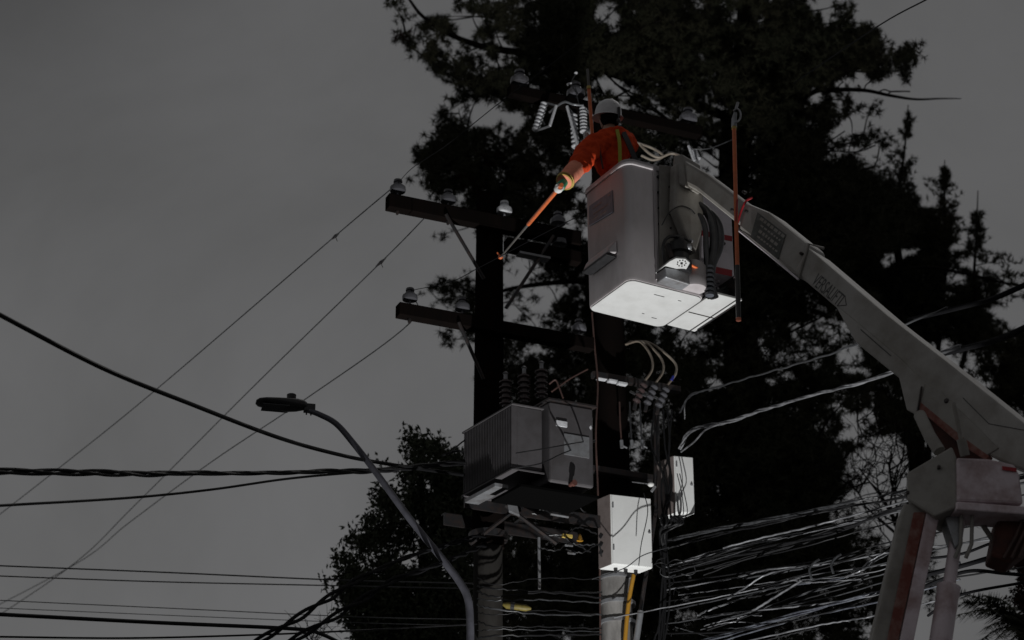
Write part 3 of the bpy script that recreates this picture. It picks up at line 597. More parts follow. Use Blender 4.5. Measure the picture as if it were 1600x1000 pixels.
# flared belly of the outer boom
MB().prism([S(x, y, .056) for x, y in ((1303, 474), (1405, 558), (1490, 640), (1445, 603), (1431, 648), (1416, 640), (1404, 590), (1337, 535))], -wv * .322).build('boom_belly', 'cream', bt, bevel=.012)
MB().prism([S(x, y, .06) for x, y in ((1445, 602), (1470, 612), (1560, 700), (1540, 712), (1505, 690), (1438, 630))], -wv * .05).build('belly_plate', 'cream_old', bt, bevel=.004)
MB().prism([S(x, y, .062) for x, y in ((1438, 628), (1505, 683), (1545, 712), (1541, 720), (1500, 694), (1436, 640))], -wv * .06).build('rust_rail', 'rust', bt, bevel=.004)
MB().prism([S(x, y, -.1) for x, y in ((1438, 636), (1540, 716), (1520, 760), (1478, 730), (1452, 690))], -wv * .10).build('inner_web', 'darkrust', bt, bevel=.004)
MB().tube([S(1345, 515, .057), S(1392, 556, .057)], .004, 6).build('weld_seam', 'sandtxt', ob)
MB().tube([S(1505, 622, .052), S(1545, 662, .052), S(1600, 672, .052)], .003, 6).build('weld_seam', 'sandtxt', ob)
MB().tube([S(1287, 388, .05) , S(1264, 381, .056), S(1248, 434, .056)], .012, 8).build('boom_lip', 'cream_old', bt, smooth=40)
MB().tube(crv([S(1176, 309, .02), S(1166, 314, .045), S(1158, 330, .045), S(1151, 354, .045), S(1150, 360, .0)]), .010, 8).build('red_strap', 'red', bt, smooth=50)
MB().tube([S(1154, 360, .01), S(1200, 397, .035), S(1248, 437, .035)], .009, 6).build('lit_edge_line', 'panel', bt, smooth=50)  # pale rod paints the lit lower edge of the middle boom
mb = MB()
for x, y in ((1144, 328), (1166, 330), (1152, 356), (1162, 300), (1252, 396)): MB().lathe(S(x, y, .04), wv, [(-.03, .014), (.012, .013), (.016, .004)], 8).build('bolt', 'gun', bt)
MB().lathe(S(1480, 627, .05), wv, [(0, .02), (.015, .02), (.02, .01)], 8).build('bolt', 'gun', bt)
sg = MB().prism([S(1184, 332, .034), S(1228, 366, .034), S(1216, 406, .034), S(1173, 370, .034)], wv * .004).build('sign_plate', 'sign', mb_)
mb = MB()
for r_ in range(4):
    x0, y0 = 1188 - r_ * 2.6, 341 + r_ * 8.5; x = 3 if r_ else 0
    while x < 33:
        l = random.uniform(2, 5); p0 = S(x0 + x, y0 + x * .78, .0385); p1 = S(x0 + x + l, y0 + (x + l) * .78, .0385); hh = (.012 if r_ in (0, 2) else .007)
        mb.prism([p0 + nn * hh, p1 + nn * hh, p1 - nn * hh, p0 - nn * hh], wv * .001); x += l + 1.6
mb.build('sign_writing', 'cream_old', sg)
# lettering on the outer boom
fc = bpy.data.curves.new('lettering', 'FONT'); fc.body = 'VERSALIFT'; fc.size = .15; fc.extrude = .0006
to = bpy.data.objects.new('tmp_text', fc); COL.objects.link(to); bpy.context.view_layer.update()
me = bpy.data.meshes.new_from_object(to.evaluated_get(bpy.context.evaluated_depsgraph_get())); bpy.data.objects.remove(to)
xs = [v.co.x for v in me.vertices]; L0 = max(xs) - min(xs)
Xd = (S(1308, 467, .0) - S(1268, 433, 0)); Lt = Xd.length; Xd.normalize(); Yd = wv.cross(Xd).normalized()
if Yd.z < 0: Yd = -Yd
o0 = S(1267, 443, .0515)
for v in me.vertices: v.co = o0 + Xd * (v.co.x - min(xs)) * Lt / L0 * 1.0 + Yd * v.co.y * 1.0 + wv * v.co.z - ORG[bt.name]
me.materials.append(M['sandtxt']); lo = bpy.data.objects.new('lettering', me); COL.objects.link(lo); lo.parent = ob
ar = [o0 + Xd * Lt * 1.02 + Yd * .10, o0 + Xd * (Lt * 1.22) + Yd * .05, o0 + Xd * Lt * 1.02 - Yd * .0]
MB().tube([ar[0], ar[1]], .003, 6).tube([ar[1], ar[2]], .003, 6).tube([ar[2], ar[0]], .003, 6).build('arrow_mark', 'sandtxt', ob)

# ---- elbow box, lower boom, cylinder
EY = 15.0
ca = P(1494, 714, EY); 
el = MB().prism([P(1417, 738, EY + .15), P(1487, 697, EY + .02), P(1494, 714, EY), P(1495, 793, EY), P(1460, 807, EY + .05), P(1417, 781, EY + .15)], Vector((.10, .34, 0))).build('elbow_plate', 'cream_old', bt, bevel=.015)
rp = [P(1495, 714, EY - .006), P(1545, 716, EY + .03), P(1586, 725, EY + .06), P(1594, 742, EY + .07), P(1600, 787, EY + .07), P(1495, 783, EY - .006)]
elp = MB().prism(rp, Vector((-.05, .30, 0))).build('elbow_box', 'pink', bt, bevel=.02)
MB().prism([P(1495, 783, EY - .02), P(1660, 795, EY + .10), P(1660, 808, EY + .10), P(1495, 796, EY - .02)], Vector((-.05, .3, 0))).build('elbow_lip', 'pink', bt, bevel=.01)
q0, q1 = P(1566, 731, EY + .035), P(1588, 734, EY + .052)
MB().prism([q0 + Z * .012, q1 + Z * .012, q1 - Z * .016, q0 - Z * .016], (0, -.004, 0)).build('warning_sticker', 'red', elp)
mb = MB()
for x, y in ((1485, 718), (1467, 730), (1489, 772), (1418, 770)): mb.lathe(P(x, y, EY + .04 if x > 1440 else EY + .15), Vector((-.1, -1, 0)), [(-.05, .014), (.012, .013), (.015, .004)], 8)
mb.build('elbow_bolts', 'gun', el)
def downto(px0, py0, px1, py1, Y, z_end):
    A_, B_ = P(px0, py0, Y), P(px1, py1, Y); k = (A_.z - z_end) / (A_.z - B_.z); return A_, A_ + (B_ - A_) * k
def limb(name, x0a, x0b, x1a, x1b, y0, y1, Y, dep, m, zend=2.3, bevel=.02, yo=0):
    A1, A2 = downto(x0a, y0, x1a, y1, Y, zend); B1, B2_ = downto(x0b, y0, x1b, y1, Y, zend)
    return MB().prism([A1, B1, B2_, A2], Vector((0, dep, 0))).build(name, m, bt, bevel=bevel)
lb = limb('lower_boom', 1412, 1470, 1362, 1427, 786, 1000, EY + .16, .30, 'cream_old')
limb('lower_boom_flank', 1448, 1469, 1406, 1428, 800, 1000, EY + .125, .032, 'pink', bevel=.008)
limb('rust_streak', 1428, 1447, 1386, 1404, 800, 1000, EY + .135, .022, 'rust', bevel=.006)
ct, cb = downto(1500, 800, 1470, 1000, EY + .2, 2.4)
def along(t_): return ct + (cb - ct) * t_
cy_t = (P(1484, 912, EY + .2).z - ct.z) / (cb.z - ct.z)
MB().tube([ct, along(cy_t)], .045, 14).build('cylinder_rod', 'pink', bt, smooth=50)
MB().tube([along(cy_t), along(cy_t + .004), along(cy_t + .02), cb], [.05, .085, .078, .078], 16).build('hydraulic_cylinder', 'pink', bt, smooth=50)
mb = MB()
for px in (1502, 1519): mb.tube([P(px, 806, EY + .1), P(px - 1, 850, EY + .1), P(px - 10, 872, EY + .12)], .014, 8)
mb.build('link_plate', 'cream_old', bt, smooth=50)
MB().prism([P(1476, 806, EY + .12), P(1500, 804, EY + .12), P(1502, 850, EY + .12), P(1492, 856, EY + .12)], (0, .2, 0)).build('link_bracket', 'steel', bt, bevel=.01)
MB().tube([P(1530, 812, EY + .3), P(1552, 845, EY + .3)], .02, 8).build('strut', 'cream_old', bt)
ho = MB().prism([P(x, y, EY + .2) for x, y in ((1560, 806), (1625, 806), (1618, 850), (1578, 880), (1548, 868))], (0, .25, 0)).build('hose_guard', 'darkrust', bt, bevel=.02)
for k in range(3): MB().tube([P(1600 + k * 12, 806, EY + .17), P(1586 + k * 10, 840, EY + .17), P(1568 + k * 12, 872, EY + .17)], .012, 8).build('hose', 'brown', bt, smooth=50)
MB().tube([P(1490, 630, 14.95), P(1502, 688, 14.92), P(1510, 712, 14.95)], .016, 8).tube([P(1502, 686, 14.92), P(1508, 712, 14.95)], .034, 10).build('stay_rod', 'cream_old', bt, smooth=50)
MB().tube([P(1437, 648, 15.3), P(1452, 680, 15.2), P(1468, 705, 15.15)], .045, 10).build('elbow_link', 'cream_old', bt, smooth=50)
MB().tube([S(1440, 604, .07), S(1434, 640, .07)], .008, 6).build('hook_edge', 'gun', bt)
# turntable and truck, standing on the road below the frame
tx, ty = (lb.data.vertices[2].co + ORG[bt.name]).x, EY + .3
MB().lathe((tx, ty, 1.15), Z, [(0, .55), (.15, .55), (.18, .42), (.7, .38), (.75, .5), (.85, .5)], 24).build('turntable', 'cream_old', bt, smooth=40)
MB().box((tx + .1, ty, 2.2), Vector((.3, 0, 0)), Vector((0, .28, 0)), Z * .35).build('turret', 'cream', bt, bevel=.04)
X0, X1 = tx - 1.15, tx + 1.15
MB().abox((tx - .45, 8.2, .55), (tx + .45, 16.0, .78)).build('chassis', 'black', bt, bevel=.02)
MB().abox((X0, 11.6, .78), (X1, 16.1, 1.15)).build('deck', 'cream', bt, bevel=.03)
for s_ in (-1, 1): MB().abox((tx + s_ * .7 - .45, 11.7, 1.15), (tx + s_ * .7 + .45, 14.2, 1.75)).build('locker', 'cream', bt, bevel=.03)
mb = MB(); mb.loops([[Vector((x, y, z)) for y, z in ((8.0, .6), (11.3, .6), (11.3, 2.25), (10.9, 2.5), (9.4, 2.5), (8.9, 1.65), (8.05, 1.45))] for x in (X0 + .1, X1 - .1)])
cab = mb.build('cab', 'cream', bt, bevel=.05)
MB().add([(X0 + .25, 8.92, 1.68), (X1 - .25, 8.92, 1.68), (X1 - .3, 9.36, 2.4), (X0 + .3, 9.36, 2.4)], [(0, 1, 2, 3)]).build('windscreen', 'glass', cab)
for x in (X0 + .25, X1 - .25):
    MB().lathe((x, 7.99, 1.05), Vector((0, -1, 0)), [(-.05, .12), (.03, .12), (.05, .08)], 14).build('headlight', 'glass', cab, smooth=40)
    for y in (9.1, 14.9):
        sx = -1 if x < tx else 1
        wh = MB().lathe((x + sx * .12, y, .47), Vector((-sx, 0, 0)), [(0, .30), (0, .44), (.03, .47), (.25, .47), (.28, .44), (.28, .3)], 28).build('wheel', 'black', bt, smooth=35)
        MB().lathe((x + sx * .125, y, .47), Vector((-sx, 0, 0)), [(0, .10), (.02, .12), (.06, .27), (.0, .29), (.2, .29)], 20).build('rim', 'steel', wh, smooth=35)

# ================================================================== WORK LIGHT on the pavement shining up at the crew
WL = Vector((1.35, 16.65, .0))
wl = thing('work_light', 'work floodlight on a low stand on the road, aimed up at the bucket', 'work light', WL)
MB().lathe(WL + Z * .45, Z, [(0, .05), (.02, .14), (.14, .17), (.15, .17), (.15, .15), (.06, .10)], 18).build('lamp_housing', 'black', wl, smooth=40)
for k in range(3):
    an = k * 2.094; MB().tube([WL + Z * .46, WL + Vector((math.cos(an) * .35, math.sin(an) * .35, .02))], .014, 8).build('leg', 'steel', wl)
ld = bpy.data.lights.new('work_lamp', 'SPOT'); ld.energy = 15000; ld.spot_size = R(40); ld.spot_blend = .25; ld.shadow_soft_size = .06; ld.color = (1.0, 1.0, .99)
lo_ = bpy.data.objects.new('work_lamp', ld); COL.objects.link(lo_); lo_.parent = wl; lo_.location = (0, 0, .66)
tgt = Vector((.3, 2.9, 9.0)); lo_.rotation_euler = tgt.to_track_quat('-Z', 'Y').to_euler()

# ================================================================== PERSON
ZF = zb + .07
cx_ = BF(UA * .48, UB * .52, 0)
pe = thing('person', 'worker in orange-red jacket and white hard hat leaning out of the bucket', 'person', (cx_.x, cx_.y, ZF))
def skinmesh(name, m, verts, edges, parent, sub=2):
    me_ = bpy.data.meshes.new(name); org = ORG[parent.name]
    me_.from_pydata([Vector(v[0]) - org for v in verts], edges, []); o = bpy.data.objects.new(name, me_); COL.objects.link(o); o.parent = parent; ORG[o.name] = org
    me_.materials.append(M[m])
    o.modifiers.new('skin', 'SKIN').use_smooth_shade = True
    for i, v in enumerate(verts):
        r_ = v[1] if isinstance(v[1], tuple) else (v[1], v[1]); me_.skin_vertices[0].data[i].radius = r_
    me_.skin_vertices[0].data[0].use_root = True
    s_ = o.modifiers.new('sub', 'SUBSURF'); s_.levels = sub; s_.render_levels = sub; return o
Yp = cx_.y
pel = Vector((cx_.x - .02, Yp, ZF + .93)); chest = P(950, 250, Yp - .02); upc = P(958, 222, Yp - .03); nk = P(953, 200, Yp - .02); hdp = P(950, 182, Yp - .0)
shL = P(923, 231, Yp - .17); elL = P(903, 260, Yp - .36); wrL = P(882, 284, Yp - .48)
shR = P(985, 226, Yp + .06); elR = P(950, 236, Yp + .42); wrR = P(926, 222, Yp + .30)
hipL = pel + Vector((-.09, -.03, -.04)); hipR = pel + Vector((.09, .03, -.04))
def leg(h, dx): return [(h + Vector((dx, -.03, -.44)), (.062, .065)), (h + Vector((dx, .02, -.84)), (.042, .045)), (h + Vector((dx * 1.1, -.12, -.87)), (.04, .03))]
body = skinmesh('body', 'skin', [(pel, (.13, .10)), (pel.lerp(chest, .5), (.12, .10)), (chest, (.14, .11)), (upc, (.13, .10)), (nk, (.055, .055)),
    (shL, (.06, .06)), (elL, (.042, .042)), (wrL, (.028, .028)), (shR, (.06, .06)), (elR, (.042, .042)), (wrR, (.028, .028)),
    (hipL, (.085, .085)), *leg(hipL, -.02), (hipR, (.085, .085)), *leg(hipR, .02), (nk.lerp(hdp, .5), (.05, .05))],
    [(0, 1), (1, 2), (2, 3), (3, 4), (3, 5), (5, 6), (6, 7), (3, 8), (8, 9), (9, 10), (0, 11), (11, 12), (12, 13), (13, 14), (0, 15), (15, 16), (16, 17), (17, 18), (4, 19)], pe)
jk = skinmesh('jacket', 'jacket', [(pel + Z * .03, (.16, .13)), (pel.lerp(chest, .5), (.155, .13)), (chest, (.20, .16)), (upc, (.175, .14)), (nk.lerp(upc, .35), (.09, .09)),
    (shL, (.118, .118)), (shL.lerp(elL, .5), (.112, .108)), (elL, (.098, .095)), (elL.lerp(wrL, .35), (.078, .078)), (shR, (.108, .108)), (elR, (.062, .062)), (wrR.lerp(elR, .2), (.045, .045))],
    [(0, 1), (1, 2), (2, 3), (3, 4), (3, 5), (5, 6), (6, 7), (7, 8), (3, 9), (9, 10), (10, 11)], pe)
tx_ = bpy.data.textures.new('folds', 'CLOUDS'); tx_.noise_scale = .085; tx_.noise_depth = 2
jk.modifiers['sub'].levels = 4; jk.modifiers['sub'].render_levels = 4
dm = jk.modifiers.new('folds', 'DISPLACE'); dm.texture = tx_; dm.strength = .055; dm.mid_level = .5; dm.texture_coords = 'LOCAL'
skinmesh('trousers', 'trousers', [(pel, (.15, .12)), (hipL, (.10, .10)), (leg(hipL, -.02)[0][0], (.08, .08)), (leg(hipL, -.02)[1][0] + Z * .03, (.06, .06)), (hipR, (.10, .10)), (leg(hipR, .02)[0][0], (.08, .08)), (leg(hipR, .02)[1][0] + Z * .03, (.06, .06))],
    [(0, 1), (1, 2), (2, 3), (0, 4), (4, 5), (5, 6)], pe)
for h_, dx in ((hipL, -.02), (hipR, .02)):
    f_ = leg(h_, dx)[1][0]; MB().ball(f_ + Vector((0, -.05, -.015)), .05, .14, .05, 12).build('boot', 'black', pe, smooth=60)
# rubber sleeve on the reaching forearm; coral base stands in for light on it
dL = (wrL - elL).normalized(); MB().tube([elL + dL * .035, elL.lerp(wrL, .4), elL.lerp(wrL, .75), wrL + dL * .005], [.078, .080, .074, .066], 16).build('rubber_sleeve', 'sleeve', pe, smooth=60)
# glove cuff rings
u_, v_ = perp(dL)
for k, off in enumerate((.0, -.022)):
    c = wrL + dL * off; MB().tube([c + (u_ * math.cos(t_) + v_ * math.sin(t_)) * (.072 + .004 * k) for t_ in [2 * math.pi * i / 20 for i in range(21)]], .007, 6).build('cuff_ring', 'yellow', pe, smooth=60)
# stick and gripping hand
S1a = P(873, 294, wrL.y - .03); S1b = P(782, 402, 19.6); sdv = (S1b - S1a).normalized()
g0 = wrL + dL * .09
hL = MB(); hL.ball(g0 - dL * .02, .042, .03, .048, 12)
hL.tube([wrL, wrL + dL * .05, g0], [.034, .038, .036], 12)
hL.build('hand', 'greenm', pe, smooth=60)
S1s = g0 - sdv * .06 + dL * .02
pu, pv = perp(sdv)
mb = MB()
for k in range(4):
    c = S1s + sdv * (.022 + k * .024); ang0 = random.uniform(-.1, .1); rr_ = .028
    mb.tube([c + (pu * math.cos(t_) + pv * math.sin(t_)) * rr_ for t_ in [ang0 + i * .75 for i in range(7 - (k == 3))]], [.011, .0115, .011, .0105, .010, .009, .007][:7 - (k == 3)], 8)
mb.tube([g0 - dL * .03, S1s + sdv * .0 + pu * -.03, S1s + sdv * .05 - pu * .028 - pv * .015], [.015, .013, .009], 8)
mb.build('glove_fingers', 'white', pe, smooth=60)
wr = wrR; mb = MB(); dR = (wrR - elR).normalized()
mb.ball(wr + dR * .05, .04, .03, .045, 12)
for k in range(4): mb.tube([wr + dR * .06 + Z * (.02 - k * .02), wr + dR * .10 + Z * (.022 - k * .021) + Vector((0, -.03, 0)), wr + dR * .085 + Z * (.02 - k * .02) + Vector((0, -.06, 0))], [.011, .011, .008], 8)
mb.tube([wr + dR * .03, wr + dR * .05 + Z * .045, wr + dR * .075 + Z * .045 + Vector((0, -.03, 0))], [.013, .012, .009], 8).build('glove', 'white', pe, smooth=60)
# head with face, looking left-away; hair and hard hat
fdir = Vector((-.38, .90, -.16)).normalized(); rt = fdir.cross(Z).normalized(); upd = rt.cross(fdir).normalized()
mb = MB(); mb.ball(hdp, .078, .098, .115, 20, (rt, fdir, upd))
mb.ball(hdp + fdir * .05 - upd * .05, .05, .05, .055, 14, (rt, fdir, upd))
mb.tube([hdp + fdir * .092 + upd * .015, hdp + fdir * .118 - upd * .018, hdp + fdir * .095 - upd * .03], [.010, .014, .008], 8)
for s_ in (-1, 1):
    mb.ball(hdp + rt * s_ * .080 - upd * .01, .012, .022, .034, 10, (rt, fdir, upd))
    mb.ball(hdp + rt * s_ * .032 + fdir * .086 + upd * .012, .014, .01, .009, 8, (rt, fdir, upd))
mb.tube([hdp - rt * .024 + fdir * .092 - upd * .055, hdp + fdir * .10 - upd * .055, hdp + rt * .024 + fdir * .092 - upd * .055], [.005, .008, .005], 6)
mb.build('head', 'skin', body, smooth=60)
MB().ball(hdp - fdir * .022 - upd * .012, .084, .092, .115, 18, (rt, fdir, upd)).tube([hdp - fdir * .05 - upd * .04, hdp - fdir * .05 - upd * .12], [.075, .062], 14).build('hair', 'hair', pe, smooth=60)
rt0, fd0, up0 = rt, fdir, upd
upd = (up0 - fd0 * .38).normalized(); fdir = (fd0 + up0 * .38).normalized()
hc = hdp + upd * .005; ls = []
for h, r in ((-.012, 1.0), (.0, 1.0), (.04, .985), (.08, .91), (.115, .74), (.138, .46), (.146, .15)):
    ls.append([hc + upd * h + (rt * .116 * math.cos(t_) + fdir * .132 * math.sin(t_)) * r for t_ in [2 * math.pi * k / 24 for k in range(24)]])
hm = MB().loops(ls).build('hard_hat', 'helmet', pe, smooth=50)
ls = []
for r, h in ((1.0, -.006), (1.13, -.014), (1.14, -.018), (1.0, -.014)):
    ls.append([hc + upd * (h) + (rt * .116 * math.cos(t_) + fdir * .132 * math.sin(t_)) * (r + (.16 * max(0, math.sin(t_)) ** 2 if r > 1 else 0)) for t_ in [2 * math.pi * k / 24 for k in range(24)]])
MB().loops(ls).build('brim', 'helmet', hm, smooth=50)
MB().tube([hc + upd * .138 + fdir * .06, hc + upd * .148, hc + upd * .138 - fdir * .06, hc + upd * .08 - fdir * .118], .008, 8).build('ridge', 'helmet', hm, smooth=50)
e0 = P(967, 176, hdp.y - .10); MB().box(e0, Vector((.012, 0, 0)), Vector((0, .02, 0)), Z * .05).ball(P(966, 189, hdp.y - .11), .02, .02, .03, 10).build('ear_defender', 'gun', pe, bevel=.006)
MB().tube([P(966, 176, hdp.y - .12), P(967, 200, hdp.y - .12)], .004, 6).build('chin_strap', 'cableb', pe)
# harness straps lie on the jacket's back (camera side)
def strap(pxs_, wd, m, nm):
    pts_ = crv([P(*q) for q in pxs_], 6); mb_ = MB(); ls_ = []
    for i, p_ in enumerate(pts_):
        d_ = pts_[min(i + 1, len(pts_) - 1)] - pts_[max(i - 1, 0)]; s2 = d_.cross(Vector((0, 1, 0))).normalized()
        ls_.append([p_ + s2 * wd, p_ - s2 * wd, p_ - s2 * wd + Vector((0, .02, 0)), p_ + s2 * wd + Vector((0, .02, 0))])
    return mb_.loops(ls_).build(nm, m, pe, smooth=40)
strap([(964, 202, Yp - .16), (968, 222, Yp - .235), (969, 258, Yp - .26)], .015, 'hiviz', 'harness_strap')
strap([(974, 206, Yp - .13), (983, 225, Yp - .20), (996, 256, Yp - .21)], .022, 'black', 'harness_strap')
strap([(944, 205, Yp - .15), (936, 222, Yp - .26), (942, 262, Yp - .26)], .008, 'darkrust', 'harness_strap')

# ================================================================== HOT STICKS
t = thing('hot_stick', 'orange insulating stick held by the worker, pointing down toward the left pole', 'insulating stick', S1a)
m1 = S1s.lerp(S1b, .50)
MB().tube([S1s - sdv * .05, m1], .018, 12).build('handle', 'orange', t, smooth=60)
MB().tube([m1, S1b], [.011, .008], 10).build('extension', 'stickgrey', t, smooth=60)
MB().ball(S1b, .025, .025, .02, 10).tube([S1b, S1b + Vector((-.03, 0, .05))], .008, 6).build('tip', 'orange', t, smooth=60)
t = thing('hot_stick', 'short orange stick standing upright left of the white hard hat', 'insulating stick', P(925, 216, 17.7))
MB().tube([P(926, 220, 17.72), P(920, 137, 17.72)], .016, 12).build('handle', 'orange', t, smooth=60)
MB().tube([P(920, 137, 17.72), P(918, 108, 17.72)], .012, 10).build('extension', 'stickgrey', t, smooth=60)
MB().tube([P(920, 139, 17.715), P(920, 135, 17.715)], .020, 10).build('ferrule', 'yellow', t)
t = thing('clamp_stick', 'long orange clamp stick hanging vertically between bucket and boom, metal hook on top', 'insulating stick', P(1153, 500, 16.4))
MB().tube([P(1147, 200, 16.45), P(1150, 330, 16.4), P(1152, 415, 16.4)], .017, 12).build('handle', 'orange', t, smooth=60)
MB().tube([P(1152, 415, 16.4), P(1154, 499, 16.4)], .020, 12).build('grip', 'lampdark', t, smooth=60)
MB().tube([P(1154, 497, 16.4), P(1154, 501, 16.4)], .021, 12).build('end_cap', 'sleeve', t)
MB().tube([P(1147, 202, 16.45), P(1147, 196, 16.45)], .020, 10).build('ferrule', 'yellow', t)
MB().tube([P(1147, 198, 16.45), P(1147, 186, 16.45), P(1149, 176, 16.45)], [.024, .022, .014], 10).build('clamp_body', 'steel', t, smooth=50)
MB().tube(crv([P(1149, 192, 16.42), P(1156, 186, 16.42), P(1157, 176, 16.42), P(1152, 170, 16.42), P(1146, 173, 16.42)]), .008, 8).tube([P(1150, 170, 16.44), P(1153, 160, 16.44)], .012, 8).build('hook', 'steel', t, smooth=50)
MB().tube([P(1152, 312, 16.37), P(1150, 345, 16.37)], .008, 6).build('tether', 'red', t)

# ================================================================== CABLES LEFT
G = 'bare conductors on the left pole'
cI = lambda c_, s_, px: (c_ + adir * s_(px) + Z * .235)
iA = cI(c1, s1, 621); iB = cI(c1, s1, 700); iC = cI(c2, s2, 640)
def cond(start, pts, lbl, r=.0065):
    W3 = [start] + [P(*q) for q in pts]
    path = crv(W3, 10)
    if pts[-1][1] > 800 or pts[-1][1] < 0: path.append(path[-1] + (path[-1] - path[-2]).normalized() * 14)
    o = MB().tube(path, r, 6).build('overhead_wire', 'matte' if r < .006 else 'cableg', smooth=60); tag(o, lbl, 'overhead wire', G); return o
cond(iA, [(520, 372, 22.0), (240, 612, 27), (90, 733, 30.5), (-60, 850, 34)], 'highest thin bare wire running down left from the top crossarm end')
cond(iB, [(662, 342, 21.6), (595, 410, 22.6), (400, 600, 26.5), (210, 790, 31), (110, 885, 34), (-60, 1000, 38)], 'middle thin bare wire running down left from beneath the top crossarm')
cond(iC, [(640, 505, 21.2), (478, 623, 24.3), (330, 722, 27.5), (200, 818, 31), (120, 880, 34), (-60, 975, 39)], 'lowest thin bare wire running down left from the lower crossarm, behind the lamp head')
cond(iA, [(645, 262, 19.4), (700, 225, 17.5), (775, 165, 15), (900, 70, 12.5), (1040, -60, 10)], 'bare wire rising right from the top crossarm end across the tree', .0035)
cond(iC, [(705, 440, 19.6), (760, 412, 18.5), (900, 340, 17.9), (1010, 300, 18.3)], 'bare wire rising right from the lower crossarm toward the bucket', .0035)
def sleeve_on(px, py, Y, dx, dy, lbl):
    tag(MB().tube([P(px - dx, py - dy, Y), P(px, py, Y), P(px + dx, py + dy, Y)], [.006, .02, .006], 8).tube([P(px, py, Y), P(px + 3, py + 8, Y)], .004, 5).build('wire_splice', 'gun'), lbl, 'wire splice')
sleeve_on(524, 369, 21.98, 6, -5, 'small dark splice on the highest bare wire left of the crossarm')
sleeve_on(595, 410, 22.58, 8, -7, 'dark splice on the middle bare wire under the top crossarm')
cable('telecom_cable', [(-60, 460, 14), (0, 492, 14.2), (160, 575, 15), (300, 632, 16), (430, 682, 17.3), (520, 708, 18.2), (600, 724, 19.4), (745, 745, 20.8)], .017, 'cable', 'thick lashed black cable sagging from upper left edge to the lamp arm')
cable('power_cable', [(-60, 736, 15), (0, 737, 15.3), (150, 739, 16), (300, 740, 17), (450, 738, 18), (600, 734, 19.3), (745, 720, 20.8)], .013, 'cable', 'heavy twisted black bundle running level across the left sky behind the lamp arm', twist=3, pitch=1.3)
cable('power_cable', [(-60, 794, 15), (0, 790, 15.3), (200, 778, 16.5), (330, 765, 17.2), (450, 748, 18), (560, 738, 19), (745, 724, 20.8)], .011, 'cable', 'single black cable rising gently to meet the heavy twisted bundle')
cable('telecom_cable', [(-60, 881, 24), (0, 884, 24), (250, 894, 24), (520, 906, 24), (745, 912, 21.4)], .008, 'cable', 'upper thin level black line low in the left sky')
cable('telecom_cable', [(-60, 897, 24), (0, 900, 24), (250, 909, 24), (520, 915, 24), (745, 920, 21.4)], .007, 'cable', 'second thin level black line low in the left sky, just under the upper one')
cable('telecom_cable', [(-60, 934, 24), (0, 938, 24), (300, 952, 24), (560, 964, 24), (745, 968, 21.4)], .005, 'cableg', 'faint thin line above the thick bottom cable at lower left')
cable('telecom_cable', [(-60, 947, 24), (0, 950, 24), (300, 963, 24), (560, 973, 24), (745, 978, 21.4)], .004, 'cableg', 'fainter thin line directly above the thick bottom cable at lower left')
cable('power_cable', [(-60, 957, 17), (0, 960, 17), (250, 973, 17.5), (450, 982, 18), (500, 990, 18), (560, 1020, 18)], .016, 'cable', 'thick black cable along the bottom left, drooping at its right end')
cable('telecom_cable', [(-60, 995, 17), (0, 995, 17), (200, 997, 17.5), (400, 992, 18), (560, 985, 19), (745, 975, 20.8)], .008, 'cable', 'thin black cable along the very bottom left of the frame')
cable('power_cable', [(390, 1010, 16), (450, 975, 16.4), (520, 930, 17), (575, 898, 17.6), (650, 866, 18.6), (760, 835, 20.9)], .014, 'matte', 'upper thick black cable slanting up right through the small leafy tree', twist=2, pitch=1.1)
cable('power_cable', [(450, 1005, 16.5), (520, 965, 17), (560, 940, 17.4), (620, 905, 18), (690, 880, 19), (760, 850, 20.9)], .014, 'matte', 'lower thick black cable slanting up right through the small leafy tree', twist=2, pitch=1.1)
cable('telecom_cable', [(690, 712, 20.4), (712, 705, 20.5), (745, 708, 20.8)], .011, 'cable', 'short black cable end entering the pole left of the transformer')
cable('service_cable', [(700, 712, 20.4), (718, 694, 20.5), (735, 682, 20.7)], .008, 'cable', 'short thin cable rising to the transformer fins')
for k in range(9):
    y0 = 905 + k * 11
    cable('cross_wire', [(746, y0 + random.uniform(-5, 5), 20.88), (775, y0 + 4 + random.uniform(-5, 5), 20.55), (850, y0 + random.uniform(-8, 12), 20.7), (940, y0 + random.uniform(-6, 14), 21.3)], random.choice((.005, .007, .009)), random.choice(('cableg', 'cable', 'cable', 'cableg')), ['topmost', 'second from top', 'third from top', 'fourth from top', 'middle', 'fourth from bottom', 'third from bottom', 'second from bottom', 'lowest'][k] + ' thin wire crossing low between the two utility poles', group='thin wires crossing between the poles', wob=.01)
for k in range(8):
    x0 = random.uniform(790, 900); y0 = random.uniform(790, 900)
    cable('rack_wire', [(x0, y0, 20.9), (x0 + 25, y0 + random.uniform(-12, 16), 20.9), (x0 + 50, y0 + random.uniform(-14, 20), 21.0), (min(x0 + 80, 940), y0 + random.uniform(-5, 30), 21.2)], .008, random.choice(('cable', 'cableg')), 'dark wire on the cluttered rack under the transformer', group='wires on the rack under the transformer', wob=.01)

